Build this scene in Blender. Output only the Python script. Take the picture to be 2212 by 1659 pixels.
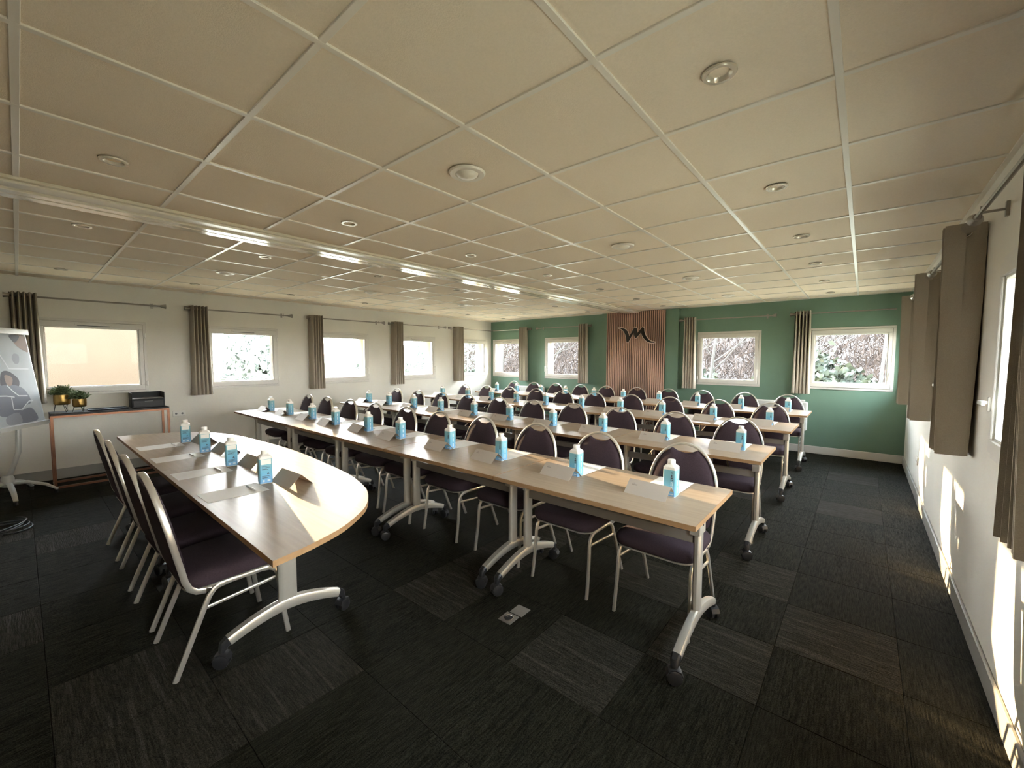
import bpy, math, random
from mathutils import Vector, Matrix, Euler
R = math.radians
PI = math.pi
random.seed(7)
D = bpy.data
for o in list(D.objects): D.objects.remove(o)
scn = bpy.context.scene
COL = scn.collection

# ------------------------------------------------------------------ camera
H_EYE = 1.52
yaw, pitch, roll, F_PX = R(40.15), R(3.55), R(0.12), 899.0
fw = Vector((-math.sin(yaw)*math.cos(pitch), math.cos(yaw)*math.cos(pitch), -math.sin(pitch)))
rt = Vector((math.cos(yaw), math.sin(yaw), 0)); up = rt.cross(fw)
rt, up = rt*math.cos(roll)+up*math.sin(roll), up*math.cos(roll)-rt*math.sin(roll)
cd = D.cameras.new('camera'); cd.sensor_fit = 'HORIZONTAL'; cd.sensor_width = 36.0
cd.lens = F_PX/2212*36.0; cd.clip_start = 0.05; cd.clip_end = 600
cam = D.objects.new('camera', cd); COL.objects.link(cam)
m = Matrix((rt, up, -fw)).transposed().to_4x4(); m.translation = (0, 0, H_EYE)
cam.matrix_world = m
scn.camera = cam

# ------------------------------------------------------------------ sky, sun, exposure
world = D.worlds.new('sky'); scn.world = world; world.use_nodes = True
wn = world.node_tree.nodes; wl = world.node_tree.links; wn.clear()
SUN_AZ = Vector((-1.0, 0.205, 0)).normalized()       # horizontal direction towards the sun
SUN_TAN = 0.1435
bg = wn.new('ShaderNodeBackground'); bg.inputs['Strength'].default_value = 8.2
wo = wn.new('ShaderNodeOutputWorld')
# bright hazy winter sky: nearly even, a little whiter and brighter towards the horizon all round
tcw = wn.new('ShaderNodeTexCoord'); spw = wn.new('ShaderNodeSeparateXYZ'); wl.new(tcw.outputs['Generated'], spw.inputs[0])
rpw = wn.new('ShaderNodeValToRGB'); rpw.color_ramp.elements[0].position = 0.0; rpw.color_ramp.elements[0].color = (1.0, .98, .945, 1)
rpw.color_ramp.elements[1].position = 0.7; rpw.color_ramp.elements[1].color = (.62, .74, .88, 1)
wl.new(spw.outputs['Z'], rpw.inputs[0])
dtw = wn.new('ShaderNodeVectorMath'); dtw.operation = 'DOT_PRODUCT'; dtw.inputs[1].default_value = tuple(SUN_AZ); wl.new(tcw.outputs['Generated'], dtw.inputs[0])
mrw = wn.new('ShaderNodeMapRange'); mrw.inputs[1].default_value = -1; mrw.inputs[2].default_value = 1; mrw.inputs[3].default_value = .62; mrw.inputs[4].default_value = 1.32
wl.new(dtw.outputs['Value'], mrw.inputs[0])                 # brighter haze on the sun's side, falling smoothly all the way round
mxw = wn.new('ShaderNodeVectorMath'); mxw.operation = 'SCALE'; wl.new(rpw.outputs[0], mxw.inputs[0]); wl.new(mrw.outputs[0], mxw.inputs['Scale'])
wl.new(mxw.outputs[0], bg.inputs[0]); wl.new(bg.outputs[0], wo.inputs[0])
sd = D.lights.new('sun', 'SUN'); sd.energy = 3.4; sd.color = (1.0, 0.72, 0.42); sd.angle = R(0.53)
sun = D.objects.new('sun', sd); COL.objects.link(sun)
sdir = Vector((SUN_AZ.x, SUN_AZ.y, SUN_TAN)).normalized()
sun.rotation_euler = sdir.to_track_quat('Z', 'Y').to_euler()
sun.location = (-20, 8, 10)
vs = scn.view_settings
scn.display_settings.display_device = 'sRGB'
vs.view_transform = 'Standard'; vs.look = 'None'; vs.gamma = 1.0; vs.use_curve_mapping = False
vs.exposure = 3.0
cy = scn.cycles
cy.max_bounces = 12; cy.diffuse_bounces = 8; cy.glossy_bounces = 5; cy.transparent_max_bounces = 16
cy.caustics_reflective = False; cy.caustics_refractive = False; cy.sample_clamp_indirect = 6.0
cy.use_denoising = True

# ------------------------------------------------------------------ materials
MATS = {}
def base_mat(name, color, rough=0.6, metal=0.0, spec=0.5):
    mt = D.materials.new(name); mt.use_nodes = True
    b = mt.node_tree.nodes['Principled BSDF']
    b.inputs['Base Color'].default_value = (*color, 1); b.inputs['Roughness'].default_value = rough
    b.inputs['Metallic'].default_value = metal; b.inputs['Specular IOR Level'].default_value = spec
    MATS[name] = mt
    return mt, mt.node_tree.nodes, mt.node_tree.links, b
def noise_mat(name, c1, c2, scale=8.0, rough=0.6, metal=0.0, spec=0.5, stretch=(1,1,1), bump=0.0, bscale=None, detail=3, rnd=0.0):
    mt, n, l, b = base_mat(name, c1, rough, metal, spec)
    tc = n.new('ShaderNodeTexCoord'); mp = n.new('ShaderNodeMapping'); mp.inputs['Scale'].default_value = stretch
    l.new(tc.outputs['Object'], mp.inputs[0])
    if rnd:
        oi = n.new('ShaderNodeObjectInfo'); ml = n.new('ShaderNodeMath'); ml.operation = 'MULTIPLY'; ml.inputs[1].default_value = 37.0
        l.new(oi.outputs['Random'], ml.inputs[0]); l.new(ml.outputs[0], mp.inputs['Location'])
    nz = n.new('ShaderNodeTexNoise'); nz.inputs['Scale'].default_value = scale; nz.inputs['Detail'].default_value = detail
    l.new(mp.outputs[0], nz.inputs['Vector'])
    cr = n.new('ShaderNodeValToRGB'); cr.color_ramp.elements[0].color = (*c1, 1); cr.color_ramp.elements[1].color = (*c2, 1)
    cr.color_ramp.elements[0].position = 0.3; cr.color_ramp.elements[1].position = 0.7
    l.new(nz.outputs['Fac'], cr.inputs[0])
    l.new(cr.outputs[0], b.inputs['Base Color'])
    if bump:
        nb = n.new('ShaderNodeTexNoise'); nb.inputs['Scale'].default_value = bscale or scale*4; nb.inputs['Detail'].default_value = 2
        l.new(mp.outputs[0], nb.inputs['Vector'])
        bp = n.new('ShaderNodeBump'); bp.inputs['Strength'].default_value = bump; bp.inputs['Distance'].default_value = 0.01
        l.new(nb.outputs['Fac'], bp.inputs['Height']); l.new(bp.outputs[0], b.inputs['Normal'])
    return mt

noise_mat('white_paint', (.74,.71,.64), (.77,.74,.67), 3, .75, bump=.08, bscale=90)
noise_mat('green_paint', (.155,.255,.185), (.168,.272,.198), 3, .7, bump=.08, bscale=90)
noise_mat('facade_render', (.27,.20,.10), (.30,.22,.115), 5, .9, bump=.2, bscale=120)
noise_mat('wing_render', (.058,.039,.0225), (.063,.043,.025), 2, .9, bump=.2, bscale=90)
noise_mat('ceiling_board', (.80,.70,.56), (.84,.735,.595), 120, .92, bump=.25, bscale=260, spec=.2)
base_mat('grid_enamel', (.78,.73,.64), .30, 0, .5)
base_mat('track_enamel', (.74,.68,.56), .13, 0, .8)
base_mat('pvc_white', (.66,.63,.575), .35)
noise_mat('facade_shade', (.016,.018,.021), (.020,.022,.025), 5, .9)  # right-hand facade: its shade is put into this darker colour
base_mat('handle_white', (.85,.83,.78), .25)
base_mat('gasket', (.03,.03,.03), .6)
noise_mat('skirting', (.30,.29,.26), (.33,.32,.29), 4, .5)
noise_mat('oak_laminate', (.40,.31,.218), (.33,.25,.171), 5.0, .38, spec=.36, stretch=(.55,9,9), detail=5, rnd=1)
noise_mat('oak_edge', (.36,.215,.105), (.30,.175,.08), 6, .45, stretch=(.6,6,6), rnd=1)
base_mat('silver_paint', (.62,.58,.50), .33, .55)
base_mat('beam_grey', (.30,.27,.235), .4, .3)
base_mat('chair_silver', (.72,.68,.60), .30, .75)
noise_mat('plum_fabric', (.040,.026,.031), (.056,.037,.044), 160, .95, spec=.15, bump=.3, bscale=600)
base_mat('black_plastic', (.02,.02,.021), .42)
base_mat('wheel_grey', (.10,.095,.09), .5)
noise_mat('curtain_cloth', (.37,.325,.26), (.42,.37,.30), 220, .95, spec=.15, bump=.25, bscale=700)
base_mat('rod_metal', (.34,.31,.27), .32, .8)
base_mat('ring_steel', (.75,.72,.66), .18, 1.0)
base_mat('carton_white', (.80,.76,.68), .42)
base_mat('cap_white', (.84,.80,.72), .38)
base_mat('print_dark', (.06,.07,.09), .6)
base_mat('print_pale', (.62,.74,.80), .5)
base_mat('card_stock', (.50,.44,.37), .75)
base_mat('card_print', (.36,.31,.26), .75)
base_mat('paper_sheet', (.82,.80,.76), .7)
base_mat('pen_silver', (.55,.54,.52), .3, .5)
base_mat('pen_white', (.85,.84,.82), .3)
base_mat('slat_oak', (.50,.32,.235), .6)
base_mat('slat_felt', (.010,.006,.005), .95, 0, .05)
base_mat('logo_black', (.012,.011,.008), .35)
base_mat('logo_edge', (.74,.60,.50), .5)
noise_mat('copper', (.27,.135,.085), (.20,.098,.06), 9, .36, 1.0)
base_mat('black_top', (.012,.010,.010), .4, 0, .3)
base_mat('black_lacquer', (.010,.010,.010), .5, 0, .25)
base_mat('tray_shelf', (.16,.16,.165), .4)
noise_mat('brass', (.46,.30,.10), (.38,.24,.08), 12, .30, 1.0)
noise_mat('fern_leaf', (.10,.14,.055), (.16,.21,.10), 40, .8)
base_mat('radiator_white', (.78,.77,.73), .3)
base_mat('socket_white', (.76,.74,.69), .35)
base_mat('steel_plate', (.40,.38,.35), .35, .9)
base_mat('dark_hole', (.012,.011,.01), .5)
base_mat('lamp_ring', (.66,.60,.49), .22, .35)
base_mat('lamp_lens', (.13,.115,.09), .25)
base_mat('lamp_bulb', (.42,.39,.33), .15, .4)
base_mat('easel_grey', (.58,.58,.55), .4, .3)
noise_mat('poster_paper', (.40,.425,.445), (.47,.49,.51), 4, .7, spec=.15)
base_mat('poster_grey', (.20,.205,.24), .7, 0, .15)
base_mat('poster_mid', (.29,.30,.33), .7, 0, .15)
base_mat('poster_dark', (.10,.095,.105), .7, 0, .15)
base_mat('poster_skin', (.30,.22,.19), .7, 0, .15)
base_mat('poster_white', (.62,.64,.66), .7, 0, .15)
base_mat('cable_black', (.02,.02,.02), .5)
noise_mat('meadow', (.15,.145,.10), (.20,.185,.135), .4, .95)
noise_mat('birch_bark', (.034,.031,.027), (.021,.018,.015), 14, .85)
noise_mat('twig_brown', (.020,.0108,.007), (.031,.0195,.0135), 2.0, .9)
noise_mat('shrub_leaf', (.007,.014,.010), (.026,.030,.012), 1.4, .8)
noise_mat('far_leaf_haze', (.22,.25,.225), (.27,.29,.26), .3, .9)  # pale leaf colour stands in for haze and glare over the distant trees
base_mat('barn_white', (.80,.80,.78), .8)

def glass_mat():
    mt = D.materials.new('window_glass'); mt.use_nodes = True
    n = mt.node_tree.nodes; l = mt.node_tree.links; n.clear()
    t = n.new('ShaderNodeBsdfTransparent'); t.inputs[0].default_value = (.96,.97,.96,1)
    g = n.new('ShaderNodeBsdfGlossy'); g.inputs['Roughness'].default_value = 0.02
    f = n.new('ShaderNodeFresnel'); f.inputs[0].default_value = 1.08
    mx = n.new('ShaderNodeMixShader'); o = n.new('ShaderNodeOutputMaterial')
    l.new(f.outputs[0], mx.inputs[0]); l.new(t.outputs[0], mx.inputs[1]); l.new(g.outputs[0], mx.inputs[2]); l.new(mx.outputs[0], o.inputs[0])
    MATS['window_glass'] = mt
glass_mat()

def carpet_mat(name, dark, light, streak, samt):
    mt, n, l, b = base_mat(name, dark, .9, 0, .2)
    b.inputs['Specular Tint'].default_value = (1,.90,.66,1)
    tc = n.new('ShaderNodeTexCoord'); oi = n.new('ShaderNodeObjectInfo')
    ml = n.new('ShaderNodeMath'); ml.operation = 'MULTIPLY'; ml.inputs[1].default_value = 53.0; l.new(oi.outputs['Random'], ml.inputs[0])
    def nz(st, det=2):
        mp = n.new('ShaderNodeMapping'); mp.inputs['Scale'].default_value = st
        l.new(ml.outputs[0], mp.inputs['Location']); l.new(tc.outputs['Object'], mp.inputs[0])
        t = n.new('ShaderNodeTexNoise'); t.inputs['Scale'].default_value = 1.0; t.inputs['Detail'].default_value = det
        l.new(mp.outputs[0], t.inputs['Vector']); return t
    ribs = nz((14, 150, 1)); pile = nz((260, 260, 260)); stripe = nz((2.5, 42, 1), 1)
    c = n.new('ShaderNodeValToRGB'); e = c.color_ramp.elements
    e[0].position = .30; e[0].color = (*dark, 1); e[1].position = .72; e[1].color = (*light, 1)
    l.new(ribs.outputs['Fac'], c.inputs[0])
    c2 = n.new('ShaderNodeValToRGB'); e = c2.color_ramp.elements
    e[0].position = .56; e[0].color = (0,0,0,1); e[1].position = .70; e[1].color = (samt,)*3+(1,)
    l.new(stripe.outputs['Fac'], c2.inputs[0])
    mx = n.new('ShaderNodeMixRGB'); mx.inputs[2].default_value = (*streak, 1)
    l.new(c2.outputs[0], mx.inputs[0]); l.new(c.outputs[0], mx.inputs[1])
    hs = n.new('ShaderNodeMapRange'); hs.inputs[3].default_value = .9; hs.inputs[4].default_value = 1.1; l.new(oi.outputs['Random'], hs.inputs[0])
    pr = n.new('ShaderNodeMapRange'); pr.inputs[1].default_value = .3; pr.inputs[2].default_value = .7; pr.inputs[3].default_value = .35; pr.inputs[4].default_value = 1.65
    l.new(pile.outputs['Fac'], pr.inputs[0])
    mm = n.new('ShaderNodeMath'); mm.operation = 'MULTIPLY'; l.new(hs.outputs[0], mm.inputs[0]); l.new(pr.outputs[0], mm.inputs[1])
    vm = n.new('ShaderNodeVectorMath'); vm.operation = 'SCALE'; l.new(mx.outputs[0], vm.inputs[0]); l.new(mm.outputs[0], vm.inputs['Scale'])
    l.new(vm.outputs[0], b.inputs['Base Color'])
    rs = n.new('ShaderNodeMapRange'); rs.inputs[1].default_value = .3; rs.inputs[2].default_value = .72; rs.inputs[3].default_value = .35; rs.inputs[4].default_value = 1.3
    l.new(ribs.outputs['Fac'], rs.inputs[0])
    sm = n.new('ShaderNodeMath'); sm.operation = 'MULTIPLY'; l.new(rs.outputs[0], sm.inputs[0]); l.new(pr.outputs[0], sm.inputs[1])
    s2 = n.new('ShaderNodeMath'); s2.operation = 'MULTIPLY'; s2.inputs[1].default_value = .19; l.new(sm.outputs[0], s2.inputs[0])
    l.new(s2.outputs[0], b.inputs['Specular IOR Level'])
    bp = n.new('ShaderNodeBump'); bp.inputs['Strength'].default_value = .9; bp.inputs['Distance'].default_value = .004
    l.new(ribs.outputs['Fac'], bp.inputs['Height']); l.new(bp.outputs[0], b.inputs['Normal'])
carpet_mat('carpet_pile', (.0062,.0060,.0041), (.0135,.0130,.0088), (.005,.0048,.0036), .75)
carpet_mat('carpet_stripe_lit', (.014,.0125,.0093), (.024,.0215,.0165), (.042,.037,.029), .75)  # turned striped tiles: light catching the turned pile is put into the paler colour

def carton_mat():
    mt, n, l, b = base_mat('carton_blue', (.2,.5,.65), .38)
    tc = n.new('ShaderNodeTexCoord'); sp = n.new('ShaderNodeSeparateXYZ'); l.new(tc.outputs['Object'], sp.inputs[0])
    mr = n.new('ShaderNodeMapRange'); mr.inputs[1].default_value = 0; mr.inputs[2].default_value = .16; l.new(sp.outputs[2], mr.inputs[0])
    nz = n.new('ShaderNodeTexNoise'); nz.inputs['Scale'].default_value = 45; l.new(tc.outputs['Object'], nz.inputs['Vector'])
    ad = n.new('ShaderNodeMath'); ad.operation = 'MULTIPLY_ADD'; ad.inputs[1].default_value = .35; ad.inputs[2].default_value = -.17
    l.new(nz.outputs['Fac'], ad.inputs[0])
    a2 = n.new('ShaderNodeMath'); a2.operation = 'ADD'; l.new(ad.outputs[0], a2.inputs[0]); l.new(mr.outputs[0], a2.inputs[1])
    cr = n.new('ShaderNodeValToRGB'); e = cr.color_ramp.elements
    e[0].position = .05; e[0].color = (.22,.45,.72,1); e[1].position = .8; e[1].color = (.20,.44,.50,1)
    x = cr.color_ramp.elements.new(.4); x.color = (.15,.42,.58,1)
    l.new(a2.outputs[0], cr.inputs[0]); l.new(cr.outputs[0], b.inputs['Base Color'])
carton_mat()

# ------------------------------------------------------------------ mesh helpers
class MB:
    def __init__(s): s.v = []; s.f = []
    def add(s, vs, fs):
        o = len(s.v); s.v += [tuple(v) for v in vs]; s.f += [tuple(i+o for i in f) for f in fs]; return s
    def box(s, x0, x1, y0, y1, z0, z1):
        return s.add([(x0,y0,z0),(x1,y0,z0),(x1,y1,z0),(x0,y1,z0),(x0,y0,z1),(x1,y0,z1),(x1,y1,z1),(x0,y1,z1)],
            [(0,3,2,1),(4,5,6,7),(0,1,5,4),(1,2,6,5),(2,3,7,6),(3,0,4,7)])
    def bbox(s, x0, x1, y0, y1, z0, z1, b=.004):            # box with chamfered edges
        vs = []
        for (z, i) in ((z0, b), (z0+b, 0), (z1-b, 0), (z1, b)):
            X0, X1, Y0, Y1 = x0+i, x1-i, y0+i, y1-i
            c = b if i == 0 else b*.6
            vs += [(X0+c,Y0,z),(X1-c,Y0,z),(X1,Y0+c,z),(X1,Y1-c,z),(X1-c,Y1,z),(X0+c,Y1,z),(X0,Y1-c,z),(X0,Y0+c,z)]
        fs = [tuple(range(7,-1,-1)), tuple(range(24,32))]
        for r in range(3):
            for k in range(8): fs.append((r*8+k, r*8+(k+1)%8, r*8+8+(k+1)%8, r*8+8+k))
        return s.add(vs, fs)
    def loft(s, rings, close=True, cap0=True, cap1=True):
        n = len(rings[0]); vs = [p for r in rings for p in r]; fs = []
        for a in range(len(rings)-1):
            for k in range(n if close else n-1):
                fs.append((a*n+k, a*n+(k+1)%n, (a+1)*n+(k+1)%n, (a+1)*n+k))
        if cap0: fs.append(tuple(range(n-1,-1,-1)))
        if cap1: fs.append(tuple((len(rings)-1)*n+k for k in range(n)))
        return s.add(vs, fs)
    def lathe(s, prof, n=20, c=(0,0,0), axis='z', cap0=True, cap1=True):
        rings = []
        for r, h in prof:
            ring = []
            for k in range(n):
                a = 2*PI*k/n; x, y = r*math.cos(a), r*math.sin(a)
                p = (x,y,h) if axis == 'z' else ((h,x,y) if axis == 'x' else (y,h,x))
                ring.append((p[0]+c[0], p[1]+c[1], p[2]+c[2]))
            rings.append(ring)
        return s.loft(rings, True, cap0, cap1)
    def sweep(s, pts, w, h, ref=(1,0,0), n=8, closed=False, power=.5):
        # superellipse section: w along ref-ish side, h across
        pts = [Vector(p) for p in pts]; rings = []; N = len(pts)
        for i, p in enumerate(pts):
            if closed: t = (pts[(i+1)%N]-pts[i-1])
            elif i == 0: t = pts[1]-p
            elif i == N-1: t = p-pts[i-1]
            else: t = (pts[i+1]-p).normalized()+(p-pts[i-1]).normalized()
            t.normalize()
            a = Vector(ref); a = (a-t*a.dot(t)).normalized(); b = t.cross(a)
            ww = w[i] if isinstance(w, (list,tuple)) else w; hh = h[i] if isinstance(h, (list,tuple)) else h
            ring = []
            for k in range(n):
                an = 2*PI*(k+.5)/n; ca, sa = math.cos(an), math.sin(an)
                ring.append(tuple(p + a*(ww/2*math.copysign(abs(ca)**power, ca)) + b*(hh/2*math.copysign(abs(sa)**power, sa))))
            rings.append(ring)
        if closed: rings.append(rings[0]); return s.loft(rings, True, False, False)
        return s.loft(rings)
    def tube(s, pts, r, n=8, closed=False):
        pts = [Vector(p) for p in pts]
        ref = Vector((0.3,0.2,1)).normalized()
        t = (pts[1]-pts[0]).normalized()
        if abs(ref.dot(t)) > .9: ref = Vector((1,.1,0))
        if isinstance(r, (list,tuple)): return s.sweep(pts, [2*x for x in r], [2*x for x in r], ref, n, closed, 1)
        return s.sweep(pts, 2*r, 2*r, ref, n, closed, 1)
    def prism(s, poly, z0, z1, tf=None):                     # concave polygon as ngon
        n = len(poly); vs = [(x,y,z0) for x,y in poly]+[(x,y,z1) for x,y in poly]
        if tf: vs = [tf(v) for v in vs]
        return s.add(vs, [tuple(range(n-1,-1,-1)), tuple(range(n,2*n))]+[(k,(k+1)%n,n+(k+1)%n,n+k) for k in range(n)])
    def mesh(s, name, smooth=False):
        me = D.meshes.new(name); me.from_pydata(s.v, [], s.f); me.update()
        if smooth:
            for p in me.polygons: p.use_smooth = True
            try: me.set_sharp_from_angle(angle=R(42))
            except Exception: pass
        return me
    def build(s, name, mat, parent=None, smooth=False, fix=False):
        me = s.mesh(name, smooth); me.materials.append(MATS[mat])
        if fix:
            import bmesh
            bm = bmesh.new(); bm.from_mesh(me); bmesh.ops.recalc_face_normals(bm, faces=bm.faces); bm.to_mesh(me); bm.free()
        o = D.objects.new(name, me); COL.objects.link(o)
        if parent: o.parent = parent
        return o
def tag(o, label, cat, group=None):
    o['label'] = label; o['category'] = cat
    if group: o['group'] = group
    return o
def empty(name, loc=(0,0,0), rz=0, label=None, cat=None, group=None):
    o = D.objects.new(name, None); COL.objects.link(o); o.location = loc; o.rotation_euler = (0,0,rz)
    o.empty_display_size = .1
    if label: tag(o, label, cat, group)
    return o
def struct(o): o['kind'] = 'structure'; return o
KIDS = {}
def dup(root, loc=None, rz=None, label=None, group=None):
    if root.name not in KIDS:
        KIDS[root.name] = [(c, list(c.children)) for c in root.children]
    r = root.copy(); COL.objects.link(r)
    if loc is not None: r.location = loc
    if rz is not None: r.rotation_euler = (0,0,rz)
    if label: r['label'] = label
    if group: r['group'] = group
    for c, gs in KIDS[root.name]:
        d = c.copy(); COL.objects.link(d); d.parent = r
        for g in gs:
            e = g.copy(); COL.objects.link(e); e.parent = d
    return r
def inst(obj, name=None, parent=None, loc=None, rz=None):   # another piece sharing the mesh
    o = obj.copy(); COL.objects.link(o)
    if parent: o.parent = parent
    if loc is not None: o.location = loc
    if rz is not None: o.rotation_euler = (0,0,rz)
    return o
ORD = ['', 'second ', 'third ', 'fourth ', 'fifth ', 'sixth ', 'seventh ', 'eighth ', 'ninth ', 'tenth ']
ROWN = ['front', 'second', 'third', 'rear']

# ------------------------------------------------------------------ room shell
XL, XR, YB, YF, ZC = -7.65, 0.50, 8.20, -2.0, 2.474
W_IN = 1.03; Z0W, Z1W = 1.04, 2.005                          # window frame
LW = [0.65, 2.355, 4.06, 5.765, 7.465]
BW = [-7.06, -5.36, -1.865, -0.17]
RW = [0.77, 2.50, 4.235, 5.97, 7.60]
def wall_pieces(mb, a0, a1, z1, holes, fn, pad=.012):
    hs = sorted((c-W_IN/2+pad, c+W_IN/2-pad) for c in holes)
    x = a0
    for h0, h1 in hs:
        fn(mb, x, h0, 0, z1); fn(mb, h0, h1, 0, Z0W+pad); fn(mb, h0, h1, Z1W-pad, z1); x = h1
    fn(mb, x, a1, 0, z1)
    return mb
ZT = ZC+.12
wl_ = struct(wall_pieces(MB(), YF, YB+.08, ZT, LW, lambda m_,a,b,z0,z1: m_.box(XL-.08, XL, a, b, z0, z1)).build('wall_left', 'white_paint'))
wall_pieces(MB(), YF-.3, YB+.38, ZT+.5, LW, lambda m_,a,b,z0,z1: m_.box(XL-.38, XL-.08, a, b, z0-(.6 if z0 == 0 else 0), z1), pad=-.005).build('facade', 'facade_render', wl_)
wr_ = struct(wall_pieces(MB(), YF, YB+.08, ZT, RW, lambda m_,a,b,z0,z1: m_.box(XR, XR+.08, a, b, z0, z1)).build('wall_right', 'white_paint'))
wall_pieces(MB(), YF-.3, YB+.38, ZT+.5, RW, lambda m_,a,b,z0,z1: m_.box(XR+.08, XR+.38, a, b, z0-(.6 if z0 == 0 else 0), z1), pad=-.005).build('facade', 'facade_shade', wr_)
wb_ = struct(wall_pieces(MB(), XL, XR, ZT, BW, lambda m_,a,b,z0,z1: m_.box(a, b, YB, YB+.08, z0, z1)).build('wall_back', 'green_paint'))
wall_pieces(MB(), XL-.08, XR+.08, ZT+.5, BW, lambda m_,a,b,z0,z1: m_.box(a, b, YB+.08, YB+.38, z0-(.6 if z0 == 0 else 0), z1), pad=-.005).build('facade', 'facade_render', wb_)
struct(MB().box(XL, XR, YF-.12, YF, 0, ZT).build('wall_front', 'white_paint'))

# floor of carpet tiles
fl = struct(MB().box(XL, XR, YF, YB, -.2, -.012).build('floor', 'slat_felt'))
tile = MB()
g = .0008
tile.loft([[(-.25+g+i,-.25+g+i,z),(.25-g-i,-.25+g+i,z),(.25-g-i,.25-g-i,z),(-.25+g+i,.25-g-i,z)] for i,z in ((0,-.012),(0,-.0015),(.002,0))], cap0=False)
far_tiles = MB()
def clip_tile(x0, x1, y0, y1):
    return MB().loft([[(x0+g+i,y0+g+i,z),(x1-g-i,y0+g+i,z),(x1-g-i,y1-g-i,z),(x0+g+i,y1-g-i,z)] for i,z in ((0,-.012),(0,-.0015),(.002,0))], cap0=False)
cells = []
for j in range(-9, 14):
    for i in range(-16, 3):
        x0, y0 = .2-.5+i*.5, 2.02+j*.5
        X0, X1, Y0, Y1 = max(x0, XL), min(x0+.5, XR), max(y0, YF), min(y0+.5, YB)
        if X1-X0 < .01 or Y1-Y0 < .01: continue
        cells.append((Y0, X0, X1, Y1, (i, j), x0+.25, y0+.25))
front_cells = [c for c in cells if c[3] > -.49 and not (c[3] < .1 and c[0] < -.4 and c[2] > -1.0)]
front_cells.sort(key=lambda c: -c[3])
keep = set(id(c) for c in front_cells[:300])
rt_ = random.Random(12)
STR = {(-1,0),(0,1),(-2,1),(-1,2),(-2,-1),(-4,-3)}
tiles0 = {}
for c in cells:
    Y0, X0, X1, Y1, ij, cx, cy_ = c
    turned = ij in STR or rt_.random() < .15
    if ij in ((-1,0),(0,0),(0,1),(-1,2),(-1,-1),(0,-1),(-2,1),(-2,-1),(1,0),(1,1),(1,2),(-3,0)): turned = ij in STR
    mt_ = 'carpet_stripe_lit' if turned else 'carpet_pile'
    rz_ = 0 if turned else PI/2
    full = abs((X1-X0)-.5) < 1e-6 and abs((Y1-Y0)-.5) < 1e-6
    if id(c) in keep:
        if full:
            if turned not in tiles0: t_ = tiles0[turned] = MB().add(tile.v, tile.f).build('carpet_tile', mt_, fl)
            else: t_ = inst(tiles0[turned], parent=fl)
        elif turned: t_ = clip_tile(X0-cx, X1-cx, Y0-cy_, Y1-cy_).build('carpet_tile', mt_, fl)
        else: t_ = clip_tile(Y0-cy_, Y1-cy_, -(X1-cx), -(X0-cx)).build('carpet_tile', mt_, fl)
        t_.location = (cx, cy_, 0); t_.rotation_euler = (0,0,rz_)
    else:
        far_tiles.box(X0+g, X1-g, Y0+g, Y1-g, -.012, 0)
ft = far_tiles.build('carpet_tiles', 'carpet_pile', fl); ft['kind'] = 'stuff'

# ceiling: lay-in boards on an enamelled grid
ce = struct(MB().box(XL-.1, XR+.1, YF-.1, YB+.1, ZC+.06, ZC+.3).build('ceiling', 'white_paint'))
GX, GY = -1.303, .637
gx = [GX+.6*k for k in range(-11, 4)]; gy = [GY+.6*k for k in range(-5, 14)]
b0 = None; far_b = MB()
xs = [XL]+[x for x in gx if XL < x < XR-.01]+[XR]; ys = [YF]+[y for y in gy if YF < y < YB-.05]+[YB]
for j in range(len(ys)-1):
    for i in range(len(xs)-1):
        X0, X1, Y0, Y1 = xs[i], xs[i+1], ys[j], ys[j+1]
        if Y1 < -.5: far_b.box(X0+.002, X1-.002, Y0+.002, Y1-.002, ZC+.006, ZC+.021); continue
        if abs(X1-X0-.6) < .012 and abs(Y1-Y0-.6) < .012:
            if b0 is None: b0 = MB().box(-.298,.298,-.298,.298,.006,.021).build('ceiling_tile', 'ceiling_board', ce); t_ = b0
            else: t_ = inst(b0, parent=ce)
            t_.location = ((X0+X1)/2, (Y0+Y1)/2, ZC)
        else:
            MB().box(X0+.002, X1-.002, Y0+.002, Y1-.002, ZC+.006, ZC+.021).build('ceiling_tile', 'ceiling_board', ce)
o = far_b.build('ceiling_tiles', 'ceiling_board', ce); o['kind'] = 'stuff'
for x in xs[1:-1]: MB().bbox(x-.012, x+.012, YF, YB, ZC-.001, ZC+.008, .0015).build('ceiling_rail', 'grid_enamel', ce)
for y in ys[1:-1]:
    for i in range(1):
        MB().bbox(XL, XR, y-.012, y+.012, ZC-.0005, ZC+.008, .0015).build('ceiling_rail', 'grid_enamel', ce)
for (a,b,c,d) in ((XL, XL+.022, YF, YB), (XR-.022, XR, YF, YB), (XL, XR, YB-.022, YB)):
    MB().box(a,b,c,d, ZC-.001, ZC+.006).build('edge_trim', 'grid_enamel', ce)
# track of the folding partition along the ceiling
tr = struct(empty('trim_1'))
MB().bbox(-3.80, -3.47, YF, YB-.03, ZC-.014, ZC+.004, .003).build('cover_plate', 'track_enamel', tr)
MB().bbox(-3.79, -3.705, YF, YB-.04, ZC-.040, ZC-.014, .004).build('track_profile', 'track_enamel', tr)
MB().bbox(-3.690, -3.615, YF, YB-.04, ZC-.040, ZC-.014, .004).build('track_profile', 'track_enamel', tr)
MB().bbox(-3.605, -3.50, YF, YB-.04, ZC-.028, ZC-.014, .004).build('track_profile', 'grid_enamel', tr)
# skirting
struct(MB().box(XL, XL+.014, YF, YB, 0, .125).build('baseboard_left', 'skirting'))
bbr = struct(MB().bbox(XR-.016, XR, YF, YB, 0, .115, .005).build('baseboard_right', 'skirting'))
bbb = struct(MB().bbox(XL, XR, YB-.016, YB, 0, .12, .005).build('baseboard_back', 'pvc_white'))
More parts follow.
